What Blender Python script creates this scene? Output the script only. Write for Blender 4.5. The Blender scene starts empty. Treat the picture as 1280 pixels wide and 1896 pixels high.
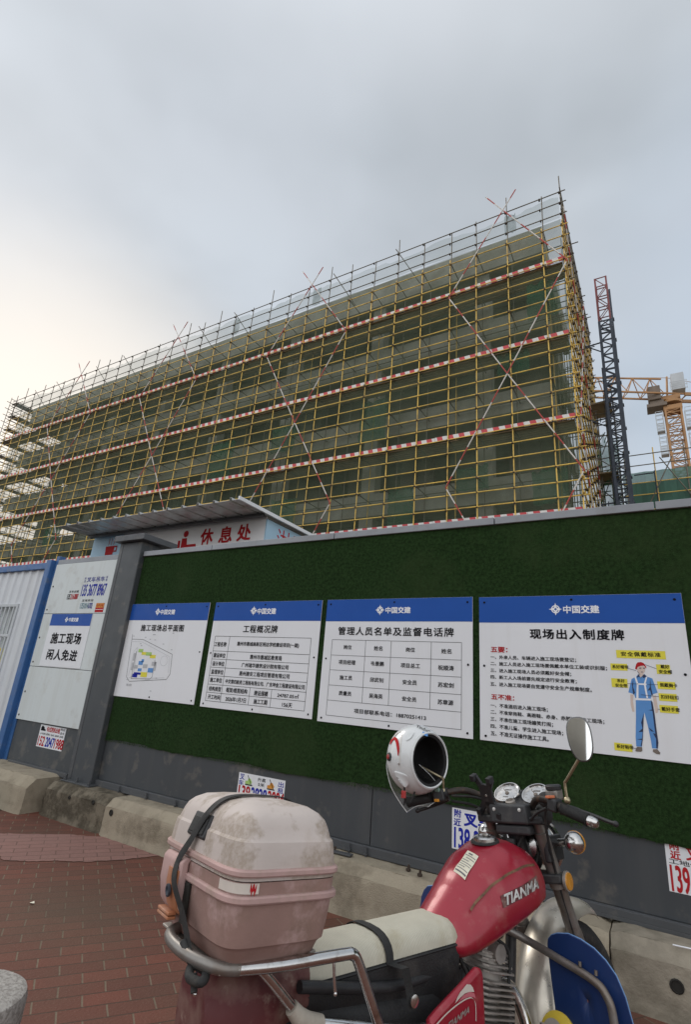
import bpy, math, random
from mathutils import Vector, Matrix
random.seed(7)
C = bpy.context.scene.collection
sc = bpy.context.scene
R = math.radians
# ---------------------------------------------------------------- camera
cam = bpy.data.cameras.new('camera')
camo = bpy.data.objects.new('camera', cam); C.objects.link(camo)
cam.sensor_fit = 'VERTICAL'; cam.sensor_height = 36.0
cam.lens = 958.6 / 1896 * 36.0
cam.clip_start = 0.05; cam.clip_end = 3000
_f, _r, _u = (-0.49688, 0.80247, 0.33037), (0.86168, 0.50141, 0.07804), (0.10303, -0.32345, 0.94062)
camo.matrix_world = Matrix(((_r[0], _u[0], -_f[0], 0), (_r[1], _u[1], -_f[1], 0), (_r[2], _u[2], -_f[2], 1.40), (0, 0, 0, 1)))
sc.camera = camo
sc.view_settings.view_transform = 'Standard'; sc.view_settings.look = 'None'
sc.view_settings.exposure = 0.17; sc.view_settings.gamma = 1.0
sc.render.film_transparent = False
try:
    sc.cycles.max_bounces = 8; sc.cycles.transparent_max_bounces = 24
    sc.cycles.diffuse_bounces = 3; sc.cycles.glossy_bounces = 3
except Exception: pass
# ---------------------------------------------------------------- sky and sun
SUN_EL, SUN_AZ = R(38), R(-72)          # azimuth measured from +Y towards +X
w = bpy.data.worlds.new('World'); sc.world = w; w.use_nodes = True
nt = w.node_tree; nt.nodes.clear()
def N(t, **k):
    n = nt.nodes.new(t)
    for a, b in k.items(): setattr(n, a, b)
    return n
def L(a, b): nt.links.new(a, b)
out = N('ShaderNodeOutputWorld'); bg = N('ShaderNodeBackground'); L(bg.outputs[0], out.inputs[0])
sky = N('ShaderNodeTexSky', sky_type='NISHITA', sun_disc=False, sun_elevation=SUN_EL, sun_rotation=SUN_AZ)
sky.air_density = 1.0; sky.dust_density = .5
tc = N('ShaderNodeTexCoord'); sep = N('ShaderNodeSeparateXYZ'); L(tc.outputs['Generated'], sep.inputs[0])
def math_(op, a, b=None, clamp=False):
    n = N('ShaderNodeMath', operation=op, use_clamp=clamp)
    for i, v in enumerate((a, b)):
        if v is None: continue
        if isinstance(v, (int, float)): n.inputs[i].default_value = v
        else: L(v, n.inputs[i])
    return n.outputs[0]
def mixc(f, a, b):
    n = N('ShaderNodeMix', data_type='RGBA')
    for sck, v in ((n.inputs[0], f), (n.inputs[6], a), (n.inputs[7], b)):
        if isinstance(v, (int, float)): sck.default_value = v
        elif isinstance(v, tuple): sck.default_value = (*v, 1)
        else: L(v, sck)
    return n.outputs[2]
def ramp(v, a, b):
    n = N('ShaderNodeMapRange', interpolation_type='SMOOTHSTEP'); L(v, n.inputs[0])
    n.inputs[1].default_value = a; n.inputs[2].default_value = b
    return n.outputs[0]
def dotdir(d):
    n = N('ShaderNodeVectorMath', operation='DOT_PRODUCT'); L(tc.outputs['Generated'], n.inputs[0]); n.inputs[1].default_value = d
    return n.outputs['Value']
def noise(scale, detail, rough, stretch=(1, 1, 1), loc=(0, 0, 0)):
    mp = N('ShaderNodeMapping'); mp.inputs['Scale'].default_value = stretch; mp.inputs['Location'].default_value = loc
    L(tc.outputs['Generated'], mp.inputs[0])
    n = N('ShaderNodeTexNoise'); n.inputs['Scale'].default_value = scale; n.inputs['Detail'].default_value = detail
    n.inputs['Roughness'].default_value = rough; L(mp.outputs[0], n.inputs['Vector']); return n.outputs[0]
n1 = ramp(noise(1.7, 4, .5, (1, 1, 1.7), (.3, .1, 0)), .36, .66)
n2 = ramp(noise(3.1, 3, .45, (1, 1, 1.5), (2.3, 1.1, .4)), .35, .68)
cloud = mixc(n1, (.455, .49, .52), (.59, .635, .68))
cloud = mixc(math_('MULTIPLY', n2, .4), cloud, (.57, .60, .64))
east = ramp(dotdir((.42, .78, .42)), .80, 1.0)
blue = mixc(math_('MULTIPLY', n2, .45), (.46, .58, .73), (.62, .66, .71))
cloud = mixc(math_('MULTIPLY', east, .8), cloud, blue)
hz = math_('SUBTRACT', 1.0, ramp(sep.outputs[2], .02, .50))
cloud = mixc(math_('MULTIPLY', hz, .75), cloud, (.80, .81, .83))
g1 = ramp(dotdir((-.885, .42, .18)), .83, 1.0)
glow = mixc(math_('MULTIPLY', g1, 1.0), cloud, (1.06, .96, .82))
back = ramp(math_('MULTIPLY', sep.outputs[1], -1.0), -.35, .75)      # extra brightness added to the unseen sky behind the viewer, filling the foreground
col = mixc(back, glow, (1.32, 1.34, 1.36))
zen = ramp(sep.outputs[2], .80, 1.0)
col = mixc(math_('MULTIPLY', zen, .7), col, (.95, .98, 1.02))  # overhead sky brightened too, to add fill on the foreground
col = mixc(ramp(math_('MULTIPLY', sep.outputs[2], -1.0), 0.0, .1), col, (.16, .14, .12))
sk = N('ShaderNodeVectorMath', operation='SCALE'); L(sky.outputs[0], sk.inputs[0]); sk.inputs['Scale'].default_value = .1
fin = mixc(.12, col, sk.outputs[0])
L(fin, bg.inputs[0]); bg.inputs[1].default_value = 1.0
sl = bpy.data.lights.new('sun', 'SUN'); sl.energy = .8; sl.angle = R(20); sl.color = (1, .94, .86)
so = bpy.data.objects.new('sun', sl); C.objects.link(so)
sd = Vector((math.sin(SUN_AZ) * math.cos(SUN_EL), math.cos(SUN_AZ) * math.cos(SUN_EL), math.sin(SUN_EL)))
so.rotation_euler = sd.to_track_quat('Z', 'Y').to_euler(); so.location = sd * 60

# ---------------------------------------------------------------- materials
def mat(name, col, rough=.6, metal=0.0, var=.12, vs=6.0, bump=0.0, bs=60.0, dirt=None, streak=None, spec=.5, coat=0.0, patch=None):
    """principled with mottling; dirt = (colour, amount, scale); streak = (colour, amount): vertical weathering"""
    m = bpy.data.materials.new(name); m.use_nodes = True
    t = m.node_tree; b = t.nodes['Principled BSDF']
    def nn(k): return t.nodes.new('ShaderNode' + k)
    tcn = nn('TexCoord')
    def tex(scale, detail=5, st=None):
        n = nn('TexNoise'); n.inputs['Scale'].default_value = scale; n.inputs['Detail'].default_value = detail; n.inputs['Roughness'].default_value = .6
        if st:
            mp = nn('Mapping'); mp.inputs['Scale'].default_value = st; t.links.new(tcn.outputs['Object'], mp.inputs[0]); t.links.new(mp.outputs[0], n.inputs['Vector'])
        else: t.links.new(tcn.outputs['Object'], n.inputs['Vector'])
        return n.outputs[0]
    def mr(v, a, b_, c=0.0, d=1.0):
        n = nn('MapRange'); t.links.new(v, n.inputs[0])
        for i, q in enumerate((a, b_, c, d)): n.inputs[i + 1].default_value = q
        return n.outputs[0]
    def mx(f, a, b_):
        n = nn('Mix'); n.data_type = 'RGBA'
        for s_, v in ((n.inputs[0], f), (n.inputs[6], a), (n.inputs[7], b_)):
            if isinstance(v, (int, float)): s_.default_value = v
            elif isinstance(v, tuple): s_.default_value = (*v, 1)
            else: t.links.new(v, s_)
        return n.outputs[2]
    lo = tuple(c * (1 - var) for c in col); hi = tuple(min(1, c * (1 + var)) for c in col)
    c = mx(mr(tex(vs), .3, .7), lo, hi)
    if dirt:
        dc, am, ds = dirt
        c = mx(mr(tex(ds, 8), .62 - .35 * am, .72 - .2 * am, 0, min(1, .35 + am * .6)), c, dc)
    if patch:        # patches with a ragged border: (colour, strength, scale, threshold)
        dc, am, ds, th = patch
        k = mr(tex(ds, 9), th - .035, th + .035, 0, am); k2 = mr(tex(ds * 9, 6), .35, .6, .35, 1)
        n = nn('Math'); n.operation = 'MULTIPLY'; t.links.new(k, n.inputs[0]); t.links.new(k2, n.inputs[1]); c = mx(n.outputs[0], c, dc)
    if streak:
        dc, am = streak
        c = mx(mr(tex(7, 4, (1, 1, .06)), .52, .75, 0, am), c, dc)
    t.links.new(c, b.inputs['Base Color'])
    rr = mr(tex(vs * 2.7), .3, .7, max(0, rough - .09), min(1, rough + .09)); t.links.new(rr, b.inputs['Roughness'])
    b.inputs['Metallic'].default_value = metal; b.inputs['Specular IOR Level'].default_value = spec
    if coat: b.inputs['Coat Weight'].default_value = coat; b.inputs['Coat Roughness'].default_value = .12
    if bump:
        bn = nn('Bump'); bn.inputs['Strength'].default_value = bump; bn.inputs['Distance'].default_value = .01
        t.links.new(tex(bs, 6), bn.inputs['Height']); t.links.new(bn.outputs[0], b.inputs['Normal'])
    m['_'] = 0
    return m
M = {}
M['steel'] = mat('grey_steel', (.050, .056, .062), .5, 0, .10, 1.3, dirt=((.16, .15, .14), .12, 5), streak=((.12, .115, .105), .22), patch=((.115, .105, .09), .45, 5, .60))
M['steel2'] = mat('grey_steel_trim', (.068, .072, .078), .5, 0, .1, 2.0, dirt=((.16, .15, .13), .15, 9))
M['coping'] = mat('coping_steel', (.26, .275, .30), .5, 0, .12, 2.0, dirt=((.2, .2, .19), .15, 6))
M['turf'] = mat('turf', (.019, .043, .013), .95, 0, .5, 45, bump=1.0, bs=220, spec=.1, patch=((.035, .06, .022), .5, 1.1, .55))
M['blade'] = mat('turf_blade', (.026, .056, .016), .85, 0, .6, 9, spec=.15, patch=((.05, .075, .028), .5, 1.1, .55))
M['white'] = mat('white_board', (.74, .75, .775), .42, 0, .02, 1.5, streak=((.58, .56, .53), .22), spec=.25, bump=.35, bs=2.2)
M['panelw'] = mat('pale_panel', (.60, .64, .64), .5, 0, .03, 1.2, dirt=((.42, .42, .4), .08, 4), streak=((.46, .46, .42), .45), patch=((.45, .44, .40), .4, 3, .62))
M['blue'] = mat('sign_blue', (.018, .085, .36), .45, 0, .05, 3, spec=.15)
M['ink'] = mat('black_ink', (.012, .012, .015), .7, 0, .1, 20, spec=.05)
M['inkr'] = mat('red_ink', (.42, .02, .025), .7, 0, .1, 20, spec=.1)
M['inkb'] = mat('blue_ink', (.02, .03, .32), .7, 0, .1, 20, spec=.1)
M['inkbv'] = mat('navy_ink', (.06, .07, .26), .6, 0, .1, 20)
M['inkg'] = mat('teal_ink', (.03, .16, .22), .6, 0, .1, 20)
M['inkw'] = mat('white_ink', (.80, .81, .84), .5, 0, .03, 20)
M['inky'] = mat('yellow_patch', (.72, .64, .05), .6, 0, .06, 10)
M['inkl'] = mat('line_grey', (.10, .10, .11), .6, 0, .1, 20)
M['inkll'] = mat('faint_line', (.42, .43, .45), .6, 0, .1, 20)
M['orange'] = mat('orange_print', (.62, .26, .03), .6, 0, .15, 20)
M['skin'] = mat('print_skin', (.62, .50, .44), .6, 0, .03, 20)
M['figblue'] = mat('print_blue', (.09, .26, .58), .6, 0, .06, 12)
M['figdark'] = mat('print_dark', (.015, .025, .07), .6, 0, .1, 20)
M['figbrown'] = mat('print_brown', (.16, .13, .11), .6, 0, .15, 20)
M['pgreen'] = mat('plan_green', (.36, .56, .16), .6, 0, .05, 20)
M['pgrey'] = mat('plan_grey', (.45, .46, .48), .6, 0, .05, 20)
M['paint_blue'] = mat('blue_frame_paint', (.035, .115, .30), .5, 0, .12, 5, dirt=((.15, .17, .2), .2, 7))
M['corr'] = mat('corrugated_white', (.60, .62, .65), .45, 0, .05, 2, streak=((.45, .43, .38), .35))
M['tin'] = mat('roof_tin', (.50, .50, .49), .35, .5, .12, 3, dirt=((.17, .13, .10), .25, 2.5), streak=((.2, .15, .12), .4))
M['banner'] = mat('banner_cloth', (.80, .79, .80), .6, 0, .03, 3)
M['bannerb'] = mat('banner_pale_blue', (.38, .56, .70), .6, 0, .05, 3)
M['conc'] = mat('barrier_concrete', (.33, .285, .215), .9, 0, .12, 5, bump=.6, bs=110, patch=((.15, .125, .09), .55, 2.2, .58), dirt=((.20, .165, .12), .30, 7), spec=.2)
M['concd'] = mat('stained_barrier_concrete', (.21, .18, .135), .92, 0, .2, 6, bump=.6, bs=110, patch=((.06, .05, .035), .8, 3.0, .50), dirt=((.07, .06, .045), .6, 6), spec=.2)
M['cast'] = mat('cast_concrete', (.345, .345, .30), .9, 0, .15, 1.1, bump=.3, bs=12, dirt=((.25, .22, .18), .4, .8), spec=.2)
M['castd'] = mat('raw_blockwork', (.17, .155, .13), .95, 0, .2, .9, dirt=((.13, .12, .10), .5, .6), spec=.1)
M['timber'] = mat('formwork_timber', (.27, .20, .12), .85, 0, .25, 2)
M['poley'] = mat('yellow_scaffold_paint', (.74, .49, .10), .5, 0, .22, .9, dirt=((.28, .18, .08), .4, 2.2))
M['poled'] = mat('grey_and_backlit_scaffold_steel', (.17, .15, .12), .55, .3, .2, 2)  # grey tubes; also puts the backlit tone into top and left-end tubes
M['clamp'] = mat('rusty_coupler', (.06, .042, .032), .7, .3, .3, 9)
M['dark'] = mat('dark_steel', (.045, .055, .075), .55, .3, .2, 2)
M['redsteel'] = mat('red_steel', (.20, .045, .045), .55, 0, .2, 2)
M['crane'] = mat('crane_orange', (.40, .205, .08), .5, 0, .18, .8, dirt=((.3, .17, .08), .3, 1.5))
M['cranec'] = mat('crane_cabin_grey', (.48, .50, .52), .5, 0, .1, 1)
M['granite'] = mat('granite', (.40, .375, .345), .85, 0, .22, 120, patch=((.16, .14, .125), .7, 90, .52), bump=.35, bs=90, dirt=((.2, .18, .16), .4, 60))
def stripes(name, ca, cb, axis, period, duty=.5, slant=0.0, dirt=.2):
    m = mat(name, ca, .5, 0, .1, 2); t = m.node_tree; b = t.nodes['Principled BSDF']
    old = b.inputs['Base Color'].links[0].from_socket
    tcn = t.nodes.new('ShaderNodeTexCoord'); sp = t.nodes.new('ShaderNodeSeparateXYZ'); t.links.new(tcn.outputs['Object'], sp.inputs[0])
    v = sp.outputs[axis]
    if slant:
        k = t.nodes.new('ShaderNodeMath'); k.operation = 'MULTIPLY_ADD'; t.links.new(sp.outputs[2], k.inputs[0]); k.inputs[1].default_value = slant; t.links.new(v, k.inputs[2]); v = k.outputs[0]
    d = t.nodes.new('ShaderNodeMath'); d.operation = 'DIVIDE'; t.links.new(v, d.inputs[0]); d.inputs[1].default_value = period
    fr = t.nodes.new('ShaderNodeMath'); fr.operation = 'FRACT'; t.links.new(d.outputs[0], fr.inputs[0])
    gt = t.nodes.new('ShaderNodeMath'); gt.operation = 'GREATER_THAN'; t.links.new(fr.outputs[0], gt.inputs[0]); gt.inputs[1].default_value = duty
    mx = t.nodes.new('ShaderNodeMix'); mx.data_type = 'RGBA'; t.links.new(gt.outputs[0], mx.inputs[0]); t.links.new(old, mx.inputs[6]); mx.inputs[7].default_value = (*cb, 1)
    t.links.new(mx.outputs[2], b.inputs['Base Color']); return m
M['toe'] = stripes('red_white_toe_board', (.52, .05, .06), (.66, .64, .62), 0, .46, .5, .25)
M['toey'] = stripes('red_white_toe_board_side', (.52, .05, .06), (.66, .64, .62), 1, .46)
M['brace'] = stripes('red_white_brace_paint', (.40, .05, .04), (.62, .58, .54), 2, 1.15, .45)
# green debris netting: woven, part of the light passes between the threads
def netmat(name, col, alpha, va, scale=.35):
    m = bpy.data.materials.new(name); m.use_nodes = True; t = m.node_tree; t.nodes.clear()
    o = t.nodes.new('ShaderNodeOutputMaterial'); ms = t.nodes.new('ShaderNodeMixShader'); tr = t.nodes.new('ShaderNodeBsdfTransparent')
    df = t.nodes.new('ShaderNodeBsdfDiffuse'); tl = t.nodes.new('ShaderNodeBsdfTranslucent'); m2 = t.nodes.new('ShaderNodeMixShader')
    df.inputs[0].default_value = (*col, 1); tl.inputs[0].default_value = (*col, 1); m2.inputs[0].default_value = .4
    t.links.new(df.outputs[0], m2.inputs[1]); t.links.new(tl.outputs[0], m2.inputs[2])
    tcn = t.nodes.new('ShaderNodeTexCoord'); n = t.nodes.new('ShaderNodeTexNoise'); n.inputs['Scale'].default_value = scale; n.inputs['Detail'].default_value = 5
    t.links.new(tcn.outputs['Object'], n.inputs['Vector'])
    mr = t.nodes.new('ShaderNodeMapRange'); t.links.new(n.outputs[0], mr.inputs[0])
    for i, q in enumerate((.3, .7, alpha - va, alpha + va)): mr.inputs[i + 1].default_value = q
    t.links.new(mr.outputs[0], ms.inputs[0]); t.links.new(tr.outputs[0], ms.inputs[1]); t.links.new(m2.outputs[0], ms.inputs[2]); t.links.new(ms.outputs[0], o.inputs[0])
    return m
M['net'] = netmat('grey_green_debris_net', (.165, .20, .14), .44, .13, .6)
M['nettop'] = netmat('thin_debris_net', (.30, .37, .34), .30, .10)
M['netf'] = netmat('gathered_net', (.19, .26, .23), .45, .15, 2.5)
M['netg'] = netmat('green_debris_net', (.05, .21, .125), .62, .2, 1.2)
M['netlow'] = netmat('blue_green_debris_net', (.11, .24, .19), .80, .08)

# ---------------------------------------------------------------- mesh helpers
def catmull(pts, n=6):
    P = [Vector(p) for p in pts]; P = [2 * P[0] - P[1]] + P + [2 * P[-1] - P[-2]]; o = []
    for i in range(1, len(P) - 2):
        for k in range(n):
            t = k / n; a, b, c, d = P[i - 1:i + 3]
            o.append(.5 * ((2 * b) + (c - a) * t + (2 * a - 5 * b + 4 * c - d) * t * t + (3 * b - a - 3 * c + d) * t ** 3))
    o.append(P[-2]); return o
class MB:
    def __init__(s, xf=None): s.v = []; s.f = []; s.mi = []; s.xf = xf
    def add(s, vs, fs, m=0):
        k = len(s.v)
        s.v += [tuple(s.xf(v)) if s.xf else tuple(v) for v in vs]
        s.f += [tuple(i + k for i in f) for f in fs]; s.mi += [m] * len(fs); return s
    def box(s, a, b, m=0):
        (x0, y0, z0), (x1, y1, z1) = a, b
        return s.add([(x0, y0, z0), (x1, y0, z0), (x1, y1, z0), (x0, y1, z0), (x0, y0, z1), (x1, y0, z1), (x1, y1, z1), (x0, y1, z1)],
                     [(0, 3, 2, 1), (4, 5, 6, 7), (0, 1, 5, 4), (1, 2, 6, 5), (2, 3, 7, 6), (3, 0, 4, 7)], m)
    def obox(s, c, ax, ay, az, m=0):
        c, ax, ay, az = map(Vector, (c, ax, ay, az))
        vs = [c + i * ax + j * ay + k * az for k in (-1, 1) for i, j in ((-1, -1), (1, -1), (1, 1), (-1, 1))]
        return s.add(vs, [(0, 3, 2, 1), (4, 5, 6, 7), (0, 1, 5, 4), (1, 2, 6, 5), (2, 3, 7, 6), (3, 0, 4, 7)], m)
    def bar(s, a, b, w, h, m=0, up=(0, 0, 1)):
        a, b = Vector(a), Vector(b); d = (b - a); l = d.length; d.normalize(); r = d.cross(Vector(up))
        if r.length < 1e-4: r = d.cross(Vector((1, 0, 0)))
        r.normalize(); u = r.cross(d)
        return s.obox((a + b) / 2, d * l / 2, r * w / 2, u * h / 2, m)
    def cyl(s, a, b, r, n=10, r2=None, m=0, cap=True):
        return s.tube([a, b], [r, r if r2 is None else r2], n, m, cap)
    def tube(s, pts, r, n=10, m=0, cap=True, flat=None):
        P = [Vector(p) for p in pts]; k = len(P); rs = r if isinstance(r, (list, tuple)) else [r] * k
        T = []
        for i in range(k):
            d = (P[min(i + 1, k - 1)] - P[max(i - 1, 0)]); T.append(d.normalized() if d.length > 1e-9 else Vector((0, 0, 1)))
        up = Vector((0, 0, 1)) if abs(T[0].z) < .9 else Vector((1, 0, 0))
        u = T[0].cross(up).normalized(); vs = []
        for i in range(k):
            u = (u - T[i] * u.dot(T[i])).normalized(); w_ = T[i].cross(u)
            for j in range(n):
                a = 2 * math.pi * j / n; ru, rw = (rs[i], rs[i]) if not flat else (flat[0], flat[1])
                vs.append(P[i] + u * (ru * math.cos(a)) + w_ * (rw * math.sin(a)))
        fs = [(i * n + j, i * n + (j + 1) % n, (i + 1) * n + (j + 1) % n, (i + 1) * n + j) for i in range(k - 1) for j in range(n)]
        if cap: fs += [tuple(range(n))[::-1], tuple((k - 1) * n + j for j in range(n))]
        return s.add(vs, fs, m)
    def lathe(s, prof, o=(0, 0, 0), ax=(0, 0, 1), n=24, m=0, cap=True):
        o, ax = Vector(o), Vector(ax).normalized()
        u = ax.cross(Vector((0, 0, 1)) if abs(ax.z) < .9 else Vector((1, 0, 0))).normalized(); w_ = ax.cross(u)
        vs = [o + ax * h + (u * math.cos(2 * math.pi * j / n) + w_ * math.sin(2 * math.pi * j / n)) * r for r, h in prof for j in range(n)]
        k = len(prof); fs = [(i * n + j, i * n + (j + 1) % n, (i + 1) * n + (j + 1) % n, (i + 1) * n + j) for i in range(k - 1) for j in range(n)]
        if cap and prof[0][0] > 1e-6: fs.append(tuple(range(n))[::-1])
        if cap and prof[-1][0] > 1e-6: fs.append(tuple((k - 1) * n + j for j in range(n)))
        return s.add(vs, fs, m)
    def ell(s, c, r, n=18, k=10, m=0, ax=(0, 0, 1)):
        c = Vector(c); q = Vector((0, 0, 1)).rotation_difference(Vector(ax)); vs = []
        for i in range(k + 1):
            t = math.pi * i / k
            for j in range(n):
                a = 2 * math.pi * j / n
                vs.append(c + q @ Vector((r[0] * math.sin(t) * math.cos(a), r[1] * math.sin(t) * math.sin(a), r[2] * math.cos(t))))
        return s.add(vs, [(i * n + j, (i + 1) * n + j, (i + 1) * n + (j + 1) % n, i * n + (j + 1) % n) for i in range(k) for j in range(n)], m)
    def loft(s, rings, m=0, cap=True, closed=True):
        n = len(rings[0]); k = len(rings); vs = [p for r in rings for p in r]
        fs = [(i * n + j, i * n + (j + 1) % n, (i + 1) * n + (j + 1) % n, (i + 1) * n + j) for i in range(k - 1) for j in range(n if closed else n - 1)]
        if cap: fs += [tuple(range(n))[::-1], tuple((k - 1) * n + j for j in range(n))]
        return s.add(vs, fs, m)
    def prism(s, poly, d, m=0):
        """poly: 3-D points of a planar outline, d: thickness vector"""
        n = len(poly); d = Vector(d); A = [Vector(p) for p in poly]
        return s.add(A + [p + d for p in A], [tuple(range(n))[::-1], tuple(range(n, 2 * n))] + [(i, (i + 1) % n, (i + 1) % n + n, i + n) for i in range(n)], m)
    def sheet(s, P, m=0, t=None):
        """grid of points; t: thickness vector function or None"""
        h = len(P); w_ = len(P[0]); vs = [p for r in P for p in r]
        fs = [(i * w_ + j, i * w_ + j + 1, (i + 1) * w_ + j + 1, (i + 1) * w_ + j) for i in range(h - 1) for j in range(w_ - 1)]
        if t is not None:
            t = Vector(t); k = len(vs); vs = vs + [Vector(p) + t for p in vs]
            fs += [tuple(i + k for i in f)[::-1] for f in fs[:]]
            edge = [(0 * w_ + j) for j in range(w_)] + [(i * w_ + w_ - 1) for i in range(1, h)] + [((h - 1) * w_ + j) for j in range(w_ - 2, -1, -1)] + [(i * w_) for i in range(h - 2, 0, -1)]
            fs += [(edge[i], edge[i] + k, edge[(i + 1) % len(edge)] + k, edge[(i + 1) % len(edge)]) for i in range(len(edge))]
        return s.add(vs, fs, m)
    def build(s, name, mats, parent=None, smooth=None, bevel=0, seg=2, sub=0, fix=True):
        me = bpy.data.meshes.new(name); me.from_pydata(s.v, [], s.f)
        for q in (mats if isinstance(mats, (list, tuple)) else [mats]): me.materials.append(M[q] if isinstance(q, str) else q)
        me.polygons.foreach_set('material_index', s.mi)
        if fix:
            import bmesh
            b = bmesh.new(); b.from_mesh(me); bmesh.ops.recalc_face_normals(b, faces=b.faces); b.to_mesh(me); b.free()
        if smooth is not None:
            me.polygons.foreach_set('use_smooth', [True] * len(me.polygons)); me.set_sharp_from_angle(angle=R(smooth))
        me.update()
        o = bpy.data.objects.new(name, me); C.objects.link(o)
        if parent is not None: o.parent = parent
        if bevel:
            q = o.modifiers.new('bevel', 'BEVEL'); q.width = bevel; q.segments = seg; q.limit_method = 'ANGLE'; q.angle_limit = R(35)
        if sub:
            q = o.modifiers.new('sub', 'SUBSURF'); q.levels = q.render_levels = sub
        return o
def thing(name, label, cat, loc=(0, 0, 0), group=None):
    o = bpy.data.objects.new(name, None); C.objects.link(o); o.location = loc; o.empty_display_size = .2
    return tag(o, label, cat, group)
def tag(o, label, cat, group=None):
    o['label'] = label; o['category'] = cat
    if group: o['group'] = group
    return o
_tc = {}
def glyphs(s, bold=.012, sp=1.0):
    k = (s, bold, sp)
    if k not in _tc:
        c = bpy.data.curves.new('t', 'FONT'); c.body = s; c.resolution_u = 3; c.space_character = sp
        o = bpy.data.objects.new('t', c); me = o.to_mesh()
        vs = [tuple(v.co) for v in me.vertices]; fs = [tuple(p.vertices) for p in me.polygons]; o.to_mesh_clear()
        bpy.data.objects.remove(o); bpy.data.curves.remove(c)
        xs = [v[0] for v in vs]; ys = [v[1] for v in vs]
        _tc[k] = ([((x - min(xs)) / (max(xs) - min(xs)) - .5, (y - min(ys)) / (max(ys) - min(ys)) - .5) for x, y, _ in vs], fs)
    return _tc[k]
def write(mb, s, cx, cz, wd, ht, y, m=0, bold=.012, sp=1.0, shear=0.0):
    """lettering on a plane facing -Y, its box wd x ht centred on (cx, cz)"""
    vs, fs = glyphs(s, 0, sp)
    d = bold * min(ht, 2.4 * wd / max(1, len(s))) * .9
    for i, (ox, oz) in enumerate(((-d, -d), (d, -d), (d, d), (-d, d))):      # struck four times a hair apart: a bold face
        mb.add([(cx + a * (wd - 2 * d) + ox, y - .00004 * i, cz + b * (ht - 2 * d) + oz) for a, b in vs], fs, m)
def flat(mb, poly, y, m=0): mb.add([(a, y, b) for a, b in poly], [tuple(range(len(poly)))], m)
def fline(mb, a, b, wd, y, m=0):
    (x0, z0), (x1, z1) = a, b; l = math.hypot(x1 - x0, z1 - z0); nx, nz = -(z1 - z0) / l * wd / 2, (x1 - x0) / l * wd / 2
    flat(mb, [(x0 + nx, z0 + nz), (x0 - nx, z0 - nz), (x1 - nx, z1 - nz), (x1 + nx, z1 + nz)], y, m)
def logo(mb, cx, cz, s, y, m=0):
    """compass rose in a ring"""
    r = s * .36; n = 28
    for i in range(n):
        a, b = 2 * math.pi * i / n, 2 * math.pi * (i + 1) / n; q = .76
        flat(mb, [(cx + r * math.cos(a), cz + r * math.sin(a)), (cx + r * math.cos(b), cz + r * math.sin(b)), (cx + r * q * math.cos(b), cz + r * q * math.sin(b)), (cx + r * q * math.cos(a), cz + r * q * math.sin(a))], y, m)
    for k in range(4):
        a = k * math.pi / 2
        def P(d, t): return (cx + d * math.cos(a) - t * math.sin(a), cz + d * math.sin(a) + t * math.cos(a))
        flat(mb, [P(s * .56, 0), P(s * .13, s * .13), P(s * .06, s * .06), P(s * .12, 0), P(s * .06, -s * .06), P(s * .13, -s * .13)], y - .0002, m)

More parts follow.
